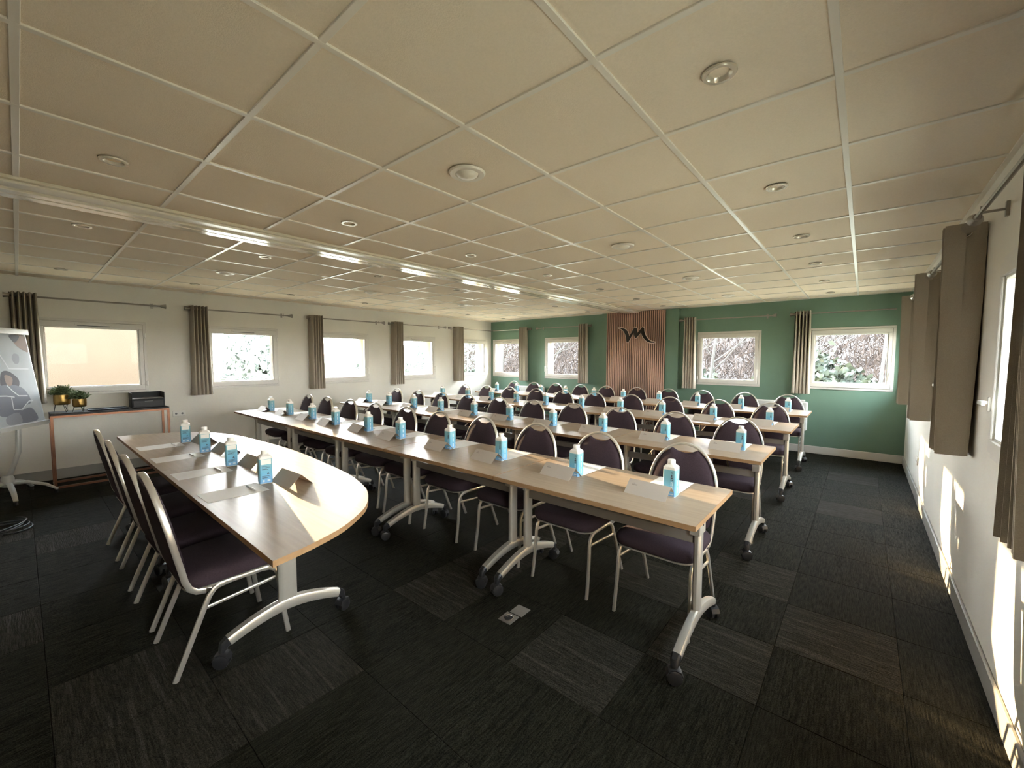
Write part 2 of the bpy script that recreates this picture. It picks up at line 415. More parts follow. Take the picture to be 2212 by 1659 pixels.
# pilaster behind the slat panel
struct(MB().box(-4.34, -2.72, YB-.05, YB, 0, ZC).build('trim_2', 'green_paint'))

# windows: local u along the wall, w into the room
def window(k, place, handle, vent, glassw=.845, turned=False):
    root = struct(empty('window_%d' % k))
    def P(mb, u0, u1, w0, w1, z0, z1, b=.003):
        (xa, ya), (xb, yb) = place(u0, w0), place(u1, w1)
        mb.bbox(min(xa,xb), max(xa,xb), min(ya,yb), max(ya,yb), z0, z1, b)
    h = W_IN/2; c = .034; gw = glassw/2; zg0, zg1 = 1.152, 1.888
    def ring(mb, o, i, oz0, oz1, iz0, iz1, w0, w1, b=.003):
        P(mb, -o, o, w0, w1, oz0, iz0, b); P(mb, -o, o, w0, w1, iz1, oz1, b)
        P(mb, -o, -i, w0, w1, iz0, iz1, b); P(mb, i, o, w0, w1, iz0, iz1, b)
    mb = MB(); ring(mb, h, h-c, Z0W, Z1W, Z0W+c, Z1W-c, -.08, .014); mb.build('frame', 'pvc_white', root)
    mb = MB(); ring(mb, h-c-.003, gw+.012, Z0W+c+.003, Z1W-c-.003, zg0-.012, zg1+.012, -.07, .030, .004)
    sash = mb.build('sash', 'pvc_white', root)
    mb = MB(); ring(mb, gw+.012, gw, zg0-.012, zg1+.012, zg0, zg1, -.035, .018, .002); mb.build('glazing_bead', 'pvc_white', sash)
    mb = MB(); P(mb, -gw-.008, gw+.008, -.034, -.026, zg0-.008, zg1+.008, .001); mb.build('pane', 'window_glass', sash)
    if handle:
        u = handle*(gw+.05)
        mb = MB(); P(mb, u-.014, u+.014, .030, .040, 1.27, 1.34); P(mb, u-.008, u+.008, .040, .072, 1.305, 1.322)
        (P(mb, u-.085, u+.010, .060, .074, 1.303, 1.324) if turned else P(mb, u-.010, u+.010, .060, .074, 1.20, 1.328)); mb.build('window_handle', 'handle_white', sash)
        for zz in (1.16, 1.82):
            mb = MB(); P(mb, -handle*(h-.012)-.009, -handle*(h-.012)+.009, .014, .030, zz-.035, zz+.035); mb.build('hinge', 'handle_white', root)
    if vent:
        mb = MB(); P(mb, -.17, .17, .030, .048, 1.925, 1.955); v = mb.build('air_vent', 'pvc_white', root)
        mb = MB(); P(mb, -.15, .15, .034, .040, 1.918, 1.9255, .001); mb.build('vent_slot', 'gasket', v)
    return root
pl = lambda c: (lambda u, w: (XL+w, c+u))
pb = lambda c: (lambda u, w: (c+u, YB-w))
pr_ = lambda c: (lambda u, w: (XR-w, c+u))
k = 1
for c, hd, vt in zip(LW, (-1,-1,1,1,1), (1,1,0,1,1)): window(k, pl(c), hd, vt); k += 1
for c, hd, vt in zip(BW, (0,-1,1,1), (1,0,0,0)): window(k, pb(c), hd, vt); k += 1
for c in RW: window(k, pr_(c), 1, 0, turned=True); k += 1

# ------------------------------------------------------------------ world outside
struct(MB().box(-180, 180, -140, 220, -1.2, -.6).build('floor', 'meadow'))
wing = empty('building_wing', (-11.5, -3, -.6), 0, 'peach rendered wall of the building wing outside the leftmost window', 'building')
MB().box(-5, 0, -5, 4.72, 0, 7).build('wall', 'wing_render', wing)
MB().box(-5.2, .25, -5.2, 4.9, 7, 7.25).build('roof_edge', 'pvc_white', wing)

def branch(mb, p, d, ln, r, lev, rng, spread=.6, n=5):
    pts = [p]; rs = [r]; q = Vector(p); dd = Vector(d).normalized()
    segs = 3 if lev else 2
    for k_ in range(segs):
        dd = (dd+Vector((rng.uniform(-.16,.16), rng.uniform(-.16,.16), rng.uniform(-.04,.12)))).normalized()
        q = q+dd*ln/segs; pts.append(tuple(q)); rs.append(r*(1-.5*(k_+1)/segs))
    mb.tube(pts, rs, n)
    if lev == 0: return
    kids = 3 if lev > 1 else 4
    for k_ in range(kids):
        t = rng.uniform(.45, 1.0); i = min(int(t*segs), segs-1); f_ = t*segs-i
        b_ = Vector(pts[i]).lerp(Vector(pts[i+1]), f_)
        a = rng.uniform(0, 2*PI)
        side = Vector((math.cos(a), math.sin(a), rng.uniform(-.1,.5)))
        nd = (dd*(1-spread)+side*spread).normalized()
        branch(mb, tuple(b_), nd, ln*rng.uniform(.55,.75), r*.5*rng.uniform(.8,1.1), lev-1, rng, spread, 4 if lev > 1 else 3)
def birch(loc, h, seed, label, lean=(0,0), r=.10):
    rng = random.Random(seed); root = empty('bare_tree', loc, 0, label, 'tree', 'bare trees beyond the green wall')
    mb = MB(); q = Vector((0,0,0)); pts = [tuple(q)]; rs = [r]; N = 7
    for k_ in range(N):
        q = q+Vector((lean[0]*h/N+rng.uniform(-.05,.05)*h/N*2, lean[1]*h/N+rng.uniform(-.05,.05)*h/N*2, h/N)); pts.append(tuple(q)); rs.append(r*(1-.75*(k_+1)/N))
    mb.tube(pts, rs, 7); mb.build('trunk', 'birch_bark', root, True)
    mb = MB()
    for k_ in range(11):
        t = rng.uniform(.18, .98); i = min(int(t*N), N-1); b_ = Vector(pts[i]).lerp(Vector(pts[i+1]), t*N-i)
        a = rng.uniform(0, 2*PI); d = Vector((math.cos(a), math.sin(a), rng.uniform(.35,1.1))).normalized()
        branch(mb, tuple(b_), d, h*.30*(1.15-t*.6), max(.010, rs[i]*.42), 2, rng)
    mb.build('branches', 'birch_bark', root)
    return root
GZ = -.6
birch((-2.2, 21.0, GZ), 8.2, 3, 'white forked birch seen through the rightmost green wall window', (.02,0), .085)
birch((.6, 24.9, GZ), 9.0, 5, 'slender pale birch right of centre in the rightmost green wall window', (0,.0), .08)
birch((-1.5, 25.2, GZ), 8.0, 8, 'thin bare birch behind the evergreen shrub outside the rightmost window', (-.03,0), .07)
birch((-6.0, 16.5, GZ), 6.6, 12, 'leaning bare birch with bright limbs outside the window right of the logo panel', (.42,0), .075)
birch((-5.1, 19.0, GZ), 7.4, 15, 'upright bare birch outside the window right of the logo panel', (.05,0), .075)
birch((-6.6, 23.0, GZ), 8.6, 18, 'reddish bare tree deep behind the window right of the logo panel', (0,0), .10)
birch((-15.2, 20.5, GZ), 8.0, 21, 'bare tree outside the window left of the logo panel', (.03,0), .08)
birch((-13.2, 19.0, GZ), 7.0, 24, 'bare tree at the right in the window left of the logo panel', (0,0), .075)
birch((-19.6, 22.0, GZ), 8.0, 27, 'bare tree outside the green wall window nearest the corner', (.05,0), .08)
birch((-21.6, 24.0, GZ), 8.4, 30, 'pale bare tree at the left in the green wall corner window', (0,0), .08)

rng = random.Random(99)
def thicket(name, label, x0, x1, y0, y1, zt, n, mat_, cat='woodland'):
    mb = MB()
    for k_ in range(n):
        x, y = rng.uniform(x0, x1), rng.uniform(y0, y1); z = GZ+rng.random()**.9*zt
        a = rng.uniform(0, 2*PI); e = rng.uniform(.2, 1.4); L = rng.uniform(.35, 1.3)
        d = Vector((math.cos(a)*math.cos(e), math.sin(a)*math.cos(e), math.sin(e)))*L
        s_ = d.cross(Vector((rng.random()-.5, rng.random()-.5, .3))).normalized()*rng.uniform(.012,.05)
        p = Vector((x,y,z)); q = s_.cross(d).normalized()*s_.length
        mb.add([p+s_, p-s_*.5+q, p-s_*.5-q, p+d], [(0,1,3),(1,2,3),(2,0,3)])
    o_ = mb.build(name, mat_); tag(o_, label, cat); o_['kind'] = 'stuff'; return o_
thicket('undergrowth', 'dense brown winter undergrowth and twigs of the wood behind the birches', -34, 9, 29, 38, 7.2, 26000, 'twig_brown')
# wooded bank closing the view behind the thicket
bank = MB(); nx, nz_ = 60, 8
for i in range(nx+1):
    for j in range(nz_+1):
        x = -60+i*1.6; t = j/nz_
        bank.v.append((x+24, 39+10*t+rng.uniform(-.8,.8), GZ+t*(7.4+1.2*math.sin(x*.31)+.9*math.sin(x*.83+1))+rng.uniform(-.25,.25)))
for i in range(nx):
    for j in range(nz_): bank.f.append((i*(nz_+1)+j, (i+1)*(nz_+1)+j, (i+1)*(nz_+1)+j+1, i*(nz_+1)+j+1))
o = bank.build('wooded_bank', 'twig_brown'); tag(o, 'brown wooded bank rising behind the bare trees', 'hill')
def shrub(loc, rx, rz, n, mat_, label, cat='shrub', seed=1, leaf=.16):
    rg = random.Random(seed); mb = MB()
    for k_ in range(n):
        a, e = rg.uniform(0,2*PI), math.asin(rg.uniform(-.2,1)); rr = rg.uniform(.75,1.05)*(1+.18*math.sin(3*a+seed)+.15*math.sin(5*e+2*a))
        c = Vector((math.cos(a)*math.cos(e)*rx*rr, math.sin(a)*math.cos(e)*rx*rr, max(0,math.sin(e))*rz*rr))
        u_ = Vector((rg.uniform(-1,1), rg.uniform(-1,1), rg.uniform(-1,1))).normalized()*leaf*rg.uniform(.6,1.3)
        w_ = u_.cross(Vector((rg.uniform(-1,1), rg.uniform(-1,1), rg.uniform(-1,1)))).normalized()*leaf*.6
        mb.add([c-u_, c+w_, c+u_, c-w_], [(0,1,2,3)])
    root = empty('shrub', loc, 0, label, cat)
    mb.build('foliage', mat_, root)
    mb = MB().tube([(0,0,0),(.05,0,rz*.5),(0,.05,rz*.9)], [.06,.04,.02], 6)
    for k_ in range(5):
        a = k_*1.3; mb.tube([(0,0,rz*.2),(math.cos(a)*rx*.45, math.sin(a)*rx*.45, rz*.65)], [.03,.012], 5)
    mb.build('stem', 'twig_brown', root)
    return root
shrub((-1.1, 19.2, GZ), 1.25, 2.1, 1500, 'shrub_leaf', 'green evergreen shrub low in the rightmost green wall window', seed=2)
shrub((1.7, 20.9, GZ), 1.3, 1.7, 1300, 'shrub_leaf', 'dark bluish shrub at the right edge of the rightmost green wall window', seed=3)
shrub((-3.0, 23.6, GZ), 1.5, 1.6, 1300, 'shrub_leaf', 'yellowish shrub at the left edge of the rightmost green wall window', seed=4)
shrub((-6.2, 21.4, GZ), 1.4, 1.3, 1200, 'shrub_leaf', 'low green shrub outside the window right of the logo panel', seed=5)
# far trees towards the sun, seen through the left windows
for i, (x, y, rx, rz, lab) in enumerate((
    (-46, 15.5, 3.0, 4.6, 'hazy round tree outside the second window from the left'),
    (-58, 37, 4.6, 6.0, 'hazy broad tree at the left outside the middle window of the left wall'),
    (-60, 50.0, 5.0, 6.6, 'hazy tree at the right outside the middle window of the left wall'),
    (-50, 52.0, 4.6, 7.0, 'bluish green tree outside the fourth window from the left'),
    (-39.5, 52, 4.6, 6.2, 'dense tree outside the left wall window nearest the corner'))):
    shrub((x, y, GZ), rx, rz, 2600, 'far_leaf_haze', lab, 'tree', 20+i, .42)
shrub((-22, 21.5, GZ), 1.0, 1.2, 600, 'shrub_leaf', 'yellow green bush low outside the fourth window from the left', seed=40)
barn = empty('shed', (-44, 27.2, GZ), R(-20), 'small white shed outside the middle window of the left wall', 'building')
MB().box(-1.1,1.1,-.8,.8,0,3.4).build('wall', 'barn_white', barn)
MB().prism([(-1.3,3.35),(1.3,3.35),(0,4.1)], -.95, .95, lambda v: (v[0], v[2], v[1])).build('roof', 'wing_render', barn, fix=True)
lamp = empty('street_lamp', (-19, 18.2, GZ), 0, 'curved white street lamp outside the fourth window from the left', 'lamp')
MB().tube([(0,0,0),(0,0,2.2),(.03,.03,2.45),(.15,.15,2.6),(.35,.35,2.66)], .035, 8).build('pole', 'barn_white', lamp, True)
MB().bbox(.28,.55,.3,.46,2.62,2.69,.01).build('lamp_head', 'barn_white', lamp)
# ------------------------------------------------------------------ curtains and rods
def curtain_mesh(width, depth, folds, ztop, zbot, flare=1.1):
    mb = MB(); N = folds*10; zs = [ztop, ztop-.03, ztop-.12, ztop-.4, ztop-.75, zbot+.03, zbot]
    for side in (0, 1):
        base = len(mb.v)
        for z in zs:
            t = (ztop-z)/(ztop-zbot); sc = 1+(flare-1)*t
            for i in range(N+1):
                u = i/N
                ph = u*folds*2*PI
                sq = math.sin(ph); sq = math.copysign(abs(sq)**.6, sq)
                du = (u-.5)*width*sc + .018*math.cos(ph*1.0)*t
                dw = sq*depth*(1-.12*t+.10*math.sin(5*u+3*t))
                if side: dw -= .004
                mb.v.append((du, dw, z))
        for r_ in range(len(zs)-1):
            for i in range(N):
                q = (base+r_*(N+1)+i, base+r_*(N+1)+i+1, base+(r_+1)*(N+1)+i+1, base+(r_+1)*(N+1)+i)
                mb.f.append(q if side else q[::-1])
    return mb
ZROD = 1.52+.715
CU = empty('curtain'); CU['category'] = 'curtain'
curtain_mesh(.215, .080, 5, ZROD+.045, .965).build('cloth', 'curtain_cloth', CU, True)
for kx in range(10):
    x = (-.5+(kx+.5)/10)*.215
    MB().lathe([(.0,-.0),(.0,.0)], 3) if False else None
    e = MB(); N = 14
    ring = [(x+.003*math.sin(0), .026*math.cos(2*PI*q/N), ZROD+.026*math.sin(2*PI*q/N)) for q in range(N)]
    e.tube(ring, .0045, 5, True); e.build('ring', 'ring_steel', CU, True)
CUg = CU
def curtain(loc, rz, label, group, first=[True]):
    if first[0]:
        first[0] = False; CUg.location = loc; CUg.rotation_euler = (0,0,rz); tag(CUg, label, 'curtain', group); return CUg
    return dup(CUg, loc, rz, label, group)
XCL, XCR, YCB = XL+.092, XR-.092, YB-.092
LC = [(.07), (1.755), (3.48), (5.195), (6.94)]
LABL = ['leftmost, beside the flip chart', 'left of the second window', 'left of the middle window', 'left of the fourth window', 'left of the corner window']
for y, lb in zip(LC, LABL): curtain((XCL, y, 0), PI/2, 'gathered taupe eyelet curtain on the left wall, '+lb, 'curtains along the left white wall')
for x, lb in zip((-6.47, -4.77, -2.50, -.77), ('nearest the left corner', 'just left of the slat panel', 'just right of the slat panel', 'left of the rightmost window')):
    curtain((x, YCB, 0), 0, 'gathered grey taupe curtain on the green wall, '+lb, 'curtains along the green wall')
for y, lb in zip((1.87, 3.57, 5.31, 7.04), ('nearest the camera at the frame edge', 'second nearest, showing its steel eyelet', 'third from the camera', 'farthest, by the green wall corner')):
    curtain((XCR, y, 0), PI/2, 'hanging taupe curtain on the right wall, '+lb, 'curtains along the right wall')
def rod(p0, p1, wdir, label, group, b0=True, b1=True):
    p0, p1 = Vector(p0), Vector(p1); d = (p1-p0).normalized(); w = Vector(wdir)
    root = empty('curtain_rod', p0, 0, label, 'curtain rod', group)
    L = (p1-p0).length
    MB().tube([(0,0,0), tuple(d*L)], .0105, 8).build('rod', 'rod_metal', root, True)
    for b, s, e in ((b0, 0.0, -1), (b1, L, 1)):
        if not b: continue
        q = d*s
        mb = MB(); rr = [(0,.0105),(.012,.013),(.014,.018),(.07,.032),(.072,.0)]
        pts = [tuple(q+d*e*h) for h,_ in rr]
        mb.tube(pts, [r for _,r in rr], 10); mb.build('finial', 'rod_metal', root, True)
        c = q-d*e*.07
        br = MB().tube([tuple(c), tuple(c+w*.081)], .006, 6)
        br.tube([tuple(c+Vector((0,0,-.016))+w*.0), tuple(c+Vector((0,0,.03)))], .004, 6)
        a = c+w*.085; px = .012 if abs(w.x) < .5 else .006; py = .006 if abs(w.x) < .5 else .012
        br.box(a.x-px, a.x+px, a.y-py, a.y+py, a.z-.035, a.z+.035)
        br.build('bracket', 'rod_metal', root)
    return root
for i, (a, b) in enumerate(((-.01,1.31), (1.66,3.01), (3.40,4.82), (5.06,6.46), (6.70,8.14))):
    rod((XCL, a, ZROD), (XCL, b, ZROD), (-1,0,0), 'thin bronze curtain rod above the %swindow on the left wall' % ['leftmost ','second ','middle ','fourth ','corner '][i], 'curtain rods on the left wall', True, i < 4)
for i, (a, b) in enumerate(((-7.50,-6.31), (-6.0,-4.65), (-2.62,-1.20), (-.87,.33))):
    rod((a, YCB, ZROD), (b, YCB, ZROD), (0,1,0), 'thin curtain rod on the green wall above the %s window' % ['corner','second','third','rightmost'][i], 'curtain rods on the green wall', i > 0, i < 3)
for i, (a, b) in enumerate(((-.05,1.42), (1.74,3.14), (3.44,4.92), (5.18,6.62), (6.94,8.1))):
    rod((XCR, a, ZROD), (XCR, b, ZROD), (1,0,0), 'bronze curtain rod on the right wall, %sfrom the camera' % ['first ','second ','third ','fourth ','fifth '][i], 'curtain rods on the right wall', True, i < 4)

# ------------------------------------------------------------------ slat panel and emblem
sp = empty('slat_panel', (-3.59, YB-.05, 0), 0, 'tall oak slat acoustic panel with dark gaps on the green wall', 'wall panel')
MB().box(-.62, .62, -.012, 0, 0, ZC-.004).build('felt_backing', 'slat_felt', sp)
s0 = MB().bbox(-.0112, .0112, -.036, -.012, .01, ZC-.006, .002).build('slat', 'slat_oak', sp); s0.location.x = -.6075
for i in range(1, 31):
    o = inst(s0, parent=sp); o.location.x = -.6075+i*1.215/30
LOGO = [(-3.934,2.14),(-3.87,2.133),(-3.788,2.106),(-3.736,2.059),(-3.706,1.997),(-3.694,1.942),(-3.641,2.028),(-3.589,2.117),(-3.565,2.126),(-3.536,2.112),(-3.524,2.057),(-3.523,2.004),(-3.485,2.049),(-3.424,2.12),(-3.407,2.126),(-3.382,2.108),(-3.378,2.051),(-3.359,1.984),(-3.323,1.917),(-3.274,1.863),(-3.219,1.832),(-3.165,1.824),(-3.158,1.81),(-3.225,1.809),(-3.287,1.823),(-3.349,1.865),(-3.399,1.926),(-3.428,1.987),(-3.44,2.027),(-3.546,1.91),(-3.564,1.914),(-3.579,1.958),(-3.595,2.03),(-3.717,1.826),(-3.742,1.834),(-3.755,1.916),(-3.779,1.999),(-3.824,2.07),(-3.877,2.113),(-3.933,2.126)]
lg = empty('wall_emblem', (-3.55, YB-.084, 1.995), 0, 'black calligraphic letter M emblem mounted on the slat panel', 'sign')
L2 = [(x+3.55, z+.02-1.995) for x, z in LOGO]
def offset(poly, d):
    out = []; n = len(poly)
    for i in range(n):
        a, b, c = Vector(poly[i-1]), Vector(poly[i]), Vector(poly[(i+1)%n])
        e1, e2 = (b-a).normalized(), (c-b).normalized()
        n1, n2 = Vector((-e1.y, e1.x)), Vector((-e2.y, e2.x)); nn = (n1+n2)
        if nn.length < .3: nn = n1
        nn.normalize(); out.append(tuple(b+nn*d))
    return out
flip = lambda v: (v[0], -v[2], v[1])
MB().prism(L2, .012, .030, flip).build('letter', 'logo_black', lg, fix=True)
MB().prism(offset(L2, .0145), 0, .0115, flip).build('letter_edge', 'logo_edge', lg, fix=True)

# ------------------------------------------------------------------ ceiling fittings
DL = empty('downlight', (-.41, 1.56, ZC), 0, 'x', 'ceiling light')
MB().lathe([(.036,-.002),(.040,-.006),(.052,-.006),(.0555,-.001),(.0555,.0)], 24, cap0=False, cap1=False).build('outer_ring', 'lamp_ring', DL, True)
MB().lathe([(.026,.016),(.033,.0),(.037,-.004),(.038,0)], 24, cap0=False, cap1=False).build('inner_ring', 'lamp_ring', DL, True)
MB().lathe([(.001,.012),(.026,.016),(.033,.004),(.033,.02)], 20, cap0=False).build('lamp_lens', 'lamp_lens', DL, True)
MB().lathe([(.0345,.0),(.0365,-.0025)], 20, cap0=False, cap1=False).build('shadow_gap', 'dark_hole', DL)
MB().lathe([(.001,.007),(.010,.0085),(.014,.0125)], 16, cap0=False, cap1=False).build('bulb', 'lamp_bulb', DL, True)
cols = [(-.41, 'right hand', (1.56,2.77,3.99,5.20,6.42,7.6)), (-2.83, 'second', (.345,1.56,2.76,3.985,5.24,6.45,7.6)),
        (-4.38, 'third', (.345,1.555,2.77,3.99,5.2,6.42,7.6)), (-6.69, 'left hand', (.345,1.53,2.72,3.95,5.2,6.42,7.6))]
first = True
for x, nm, yy in cols:
    for i, y in enumerate(yy):
        lab = 'small round recessed downlight, %sfrom the camera in the %s ceiling line' % ((ORD[i] or 'first '), nm)
        if first: tag(DL, lab, 'ceiling light', 'recessed downlights'); DL.location = (x, y, ZC); first = False
        else: dup(DL, (x, y, ZC), 0, lab, 'recessed downlights')
VT = empty('ceiling_vent', (-1.605, 1.54, ZC), 0, 'x', 'vent')
MB().lathe([(.058,-.004),(.062,-.010),(.088,-.010),(.094,-.002),(.094,.0)], 28, cap0=False, cap1=False).build('flange', 'grid_enamel', VT, True)
MB().lathe([(.0005,-.030),(.03,-.026),(.052,-.014),(.057,-.004),(.057,.0)], 28, cap0=False, cap1=False).build('valve_disc', 'grid_enamel', VT, True)
first = True
for x, nm, yy in ((-1.605, 'right', (1.54, 3.36, 5.18, 6.97)), (-5.53, 'left', (1.55, 3.36, 5.18, 6.97))):
    for i, y in enumerate(yy):
        lab = 'larger round white ceiling vent, %sfrom the camera on the %s of the track' % ((ORD[i] or 'first '), nm)
        if first: tag(VT, lab, 'vent', 'round ceiling vents'); VT.location = (x, y, ZC); first = False
        else: dup(VT, (x, y, ZC), 0, lab, 'round ceiling vents')

# ------------------------------------------------------------------ tables
ZTOP = .755
def caster(parent_, loc, rz, sub_prefix='caster'):
    mb = MB(); c = loc; ca, sa = math.cos(rz), math.sin(rz)
    def wheel(off):
        rings = []
        for r_, h_ in ((.010,-.011),(.028,-.011),(.0345,-.008),(.036,0),(.0345,.008),(.028,.011),(.010,.011)):
            ring = []
            for q in range(16):
                a = 2*PI*q/16; lx, ly, lz = r_*math.cos(a), off+h_, r_*math.sin(a)
                ring.append((c[0]+ca*lx-sa*ly, c[1]+sa*lx+ca*ly, .036+lz))
            rings.append(ring)
        mb.loft(rings)
    wheel(-.0165); wheel(.0165)
    mb.tube([(c[0],c[1],.036),(c[0]-.002,c[1],.075),(c[0],c[1],.11)], .011, 6)
    arch = [(c[0]+ca*x_, c[1]+sa*x_, z_) for x_, z_ in ((-.036,.045),(-.026,.066),(0,.076),(.026,.066),(.036,.045))]
    mb.sweep(arch, .050, .007, (-sa, ca, 0))
    return mb.build('caster', 'black_plastic', parent_, True)
def table_leg(root, x, yc=0.0, colw=.075, face=1, seeds=(0.6, 2.2), span=.315):
    colp = []
    mb = MB(); mb.sweep([(x,yc,.165),(x,yc,ZTOP-.03)], .040, colw, (1,0,0), 12, power=.75)
    leg = mb.build('leg', 'silver_paint', root, True)
    mb = MB()
    pts, ws, hs = [], [], []
    for i in range(-8, 9):
        t = i/8; y = yc+t*(span-.02)
        z = .188-.070*abs(t)**1.7
        pts.append((x, y, z)); hs.append(.062-.018*abs(t)); ws.append(.046)
    mb.sweep(pts, ws, hs, (1,0,0), 10, power=.6); mb.build('foot', 'silver_paint', leg, True)
    for s, a in ((-1, seeds[0]), (1, seeds[1])):
        MB().sweep([(x,yc+s*(span-.022),.120),(x,yc+s*(span),.106),(x,yc+s*(span+.010),.075)], [.046,.042,.030], [.046,.042,.026], (1,0,0), 8, power=.6).build('end_cap', 'black_plastic', leg, True)
        caster(leg, (x, yc+s*(span+.008)), a)
    mb = MB().bbox(x-.02-.012*face, x+.02, yc-.05, yc+.05, ZTOP-.14, ZTOP-.028, .003); mb.bbox(x-.025, x+.025, -.29, .29, ZTOP-.045, ZTOP-.0255, .003)
    mb.build('top_bracket', 'silver_paint', leg)
    e = MB().lathe([(.006,0),(.006,.003)], 10, (x+(.021 if face > 0 else -.021), yc, ZTOP-.09), 'x') ; e.build('screw', 'black_plastic', leg)
    return leg
TL, TW = 1.254, .70
def row_table():
    root = empty('table', (0,0,0), 0, 'x', 'table')
    MB().box(-TL/2+.002, TL/2-.002, -TW/2+.002, TW/2-.002, ZTOP-.025, ZTOP).build('tabletop', 'oak_laminate', root)
    mb = MB(); z0, z1 = ZTOP-.0255, ZTOP-.0006
    mb.box(-TL/2, TL/2, -TW/2, -TW/2+.0022, z0, z1); mb.box(-TL/2, TL/2, TW/2-.0022, TW/2, z0, z1)
    mb.box(-TL/2, -TL/2+.0022, -TW/2, TW/2, z0, z1); mb.box(TL/2-.0022, TL/2, -TW/2, TW/2, z0, z1)
    mb.build('edge_band', 'oak_edge', root)
    for s, sd_ in ((1,(.5,2.4)), (-1,(1.2,.2))): table_leg(root, s*(TL/2-.065), -.065, face=s, seeds=sd_)
    MB().bbox(-TL/2+.085, TL/2-.085, -.081, -.051, .560, .615, .003).build('cross_beam', 'beam_grey', root)
    for s in (-1, 1):
        MB().tube([(s*.35,-.066,.605),(s*.33,-.03,.645),(s*.30,.06,.70),(s*.30,.10,ZTOP-.026)], .007, 6).build('folding_stay', 'ring_steel', root, True)
    return root
TBL = row_table()
ROWY = [1.955, 3.525, 5.205, 6.80]; X_R = -.55; PITCH = 1.26
n = 0
for r, y0 in enumerate(ROWY):
    for k in range(5):
        lab = 'oak topped flip table on silver castered legs, %sfrom the right in the %s row' % ((ORD[k] or 'first '), ROWN[r])
        loc = (X_R-PITCH*(k+.5), y0+TW/2, 0); grp = 'seminar tables in the %s row' % ROWN[r]
        if n == 0: TBL.location = loc; tag(TBL, lab, 'table', grp)
        else: dup(TBL, loc, 0, lab, grp)
        n += 1
# head table: two halves, each with one long curved corner
OUT0 = [(-1.671,.585),(-1.685,.655),(-1.715,.765),(-1.775,.915),(-1.885,1.069),(-1.96,1.143),(-2.046,1.203),(-2.14,1.255),(-2.255,1.300),(-2.509,1.363),(-2.76,1.392),(-2.976,1.408),(-3.25,1.428),(-3.588,1.440)]
def smooth(ps, sub=4):
    out = []
    for i in range(len(ps)-1):
        p0, p1, p2, p3 = ps[max(i-1,0)], ps[i], ps[i+1], ps[min(i+2,len(ps)-1)]
        for k in range(sub):
            t = k/sub
            out.append(tuple(.5*(2*b+(c-a)*t+(2*a-5*b+4*c-d)*t*t+(-a+3*b-3*c+d)*t**3) for a, b, c, d in zip(p0, p1, p2, p3)))
    return out+[ps[-1]]
OUT = smooth(OUT0)
XM = -3.590
def head_half(sgn, label):
    root = empty('head_table', (XM, .585, 0), 0, label, 'table', 'head table halves')
    poly = [((x-XM)*sgn, y-.585) for x, y in OUT]+[(.002*sgn, 0)]
    poly[-2] = (.002*sgn, poly[-2][1])
    if sgn < 0: poly = poly[::-1]
    inner = offset(poly, -.0015) if False else poly
    MB().prism(inner, ZTOP-.025, ZTOP).build('tabletop', 'oak_laminate', root, fix=True)
    mb = MB(); n_ = len(poly)
    o2 = poly; cx_ = sum(p[0] for p in poly)/n_; 
    ring = []
    for i in range(n_):
        a, b, c = Vector(poly[i-1]), Vector(poly[i]), Vector(poly[(i+1)%n_])
        e1, e2 = (b-a).normalized(), (c-b).normalized(); nn = Vector((e1.y+e2.y, -e1.x-e2.x))
        nn.normalize(); ring.append((b+nn*.0012))
    for i in range(n_):
        j = (i+1)%n_
        a, b = ring[i], ring[j]; p, q = poly[i], poly[j]
        if abs(p[0]) < .01 and abs(q[0]) < .01: continue
        mb.add([(a.x,a.y,ZTOP-.0255),(b.x,b.y,ZTOP-.0255),(b.x,b.y,ZTOP-.0006),(a.x,a.y,ZTOP-.0006),(q[0],q[1],ZTOP-.0006),(p[0],p[1],ZTOP-.0006),(q[0],q[1],ZTOP-.0255),(p[0],p[1],ZTOP-.0255)],
               [(0,1,2,3),(3,2,4,5),(1,0,7,6)])
    mb.build('edge_band', 'oak_edge', root)
    for xx, sd_ in ((sgn*1.24, (.9,1.9)), (sgn*.12, (.3,2.2))): table_leg_head(root, xx, sd_)
    MB().bbox(min(sgn*.16,sgn*1.2), max(sgn*.16,sgn*1.2), .285, .315, ZTOP-.085, ZTOP-.03, .003).build('cross_beam', 'silver_paint', root)
    return root
def table_leg_head(root, x, sd_):
    global ZTOP
    leg = table_leg(root, x, .305, .095, 1, sd_, .30)
    return leg
# top bracket of the head legs sits around the column
_tl = table_leg
def table_leg(root, x, yc=0.0, colw=.075, face=1, seeds=(0.6,2.2), span=.315):
    if yc < .2: return _tl(root, x, yc, colw, face, seeds, span)
    off = yc
    mb = MB().sweep([(x,yc,.165),(x,yc,ZTOP-.03)], .040, colw, (1,0,0), 12, power=.6); leg = mb.build('leg', 'silver_paint', root, True)
    pts, ws, hs = [], [], []
    for i in range(-8, 9):
        t = i/8; pts.append((x, yc+t*(span-.02), .188-.066*abs(t)**1.7)); hs.append(.064-.016*abs(t)); ws.append(.05)
    MB().sweep(pts, ws, hs, (1,0,0), 10, power=.5).build('foot', 'silver_paint', leg, True)
    for s, a in ((-1, seeds[0]), (1, seeds[1])):
        MB().sweep([(x,yc+s*(span-.022),.124),(x,yc+s*(span),.110),(x,yc+s*(span+.012),.075)], [.05,.044,.030], [.048,.044,.026], (1,0,0), 8, power=.6).build('end_cap', 'black_plastic', leg, True)
        caster(leg, (x, yc+s*(span+.010)), a)
    MB().bbox(x-.025, x+.025, yc-.20, yc+.22, ZTOP-.05, ZTOP-.0255, .003).build('top_bracket', 'silver_paint', leg)
    return leg
head_half(1, 'near half of the rounded head table, its curved end towards the camera')
head_half(-1, 'far half of the rounded head table, its curved end towards the left wall')

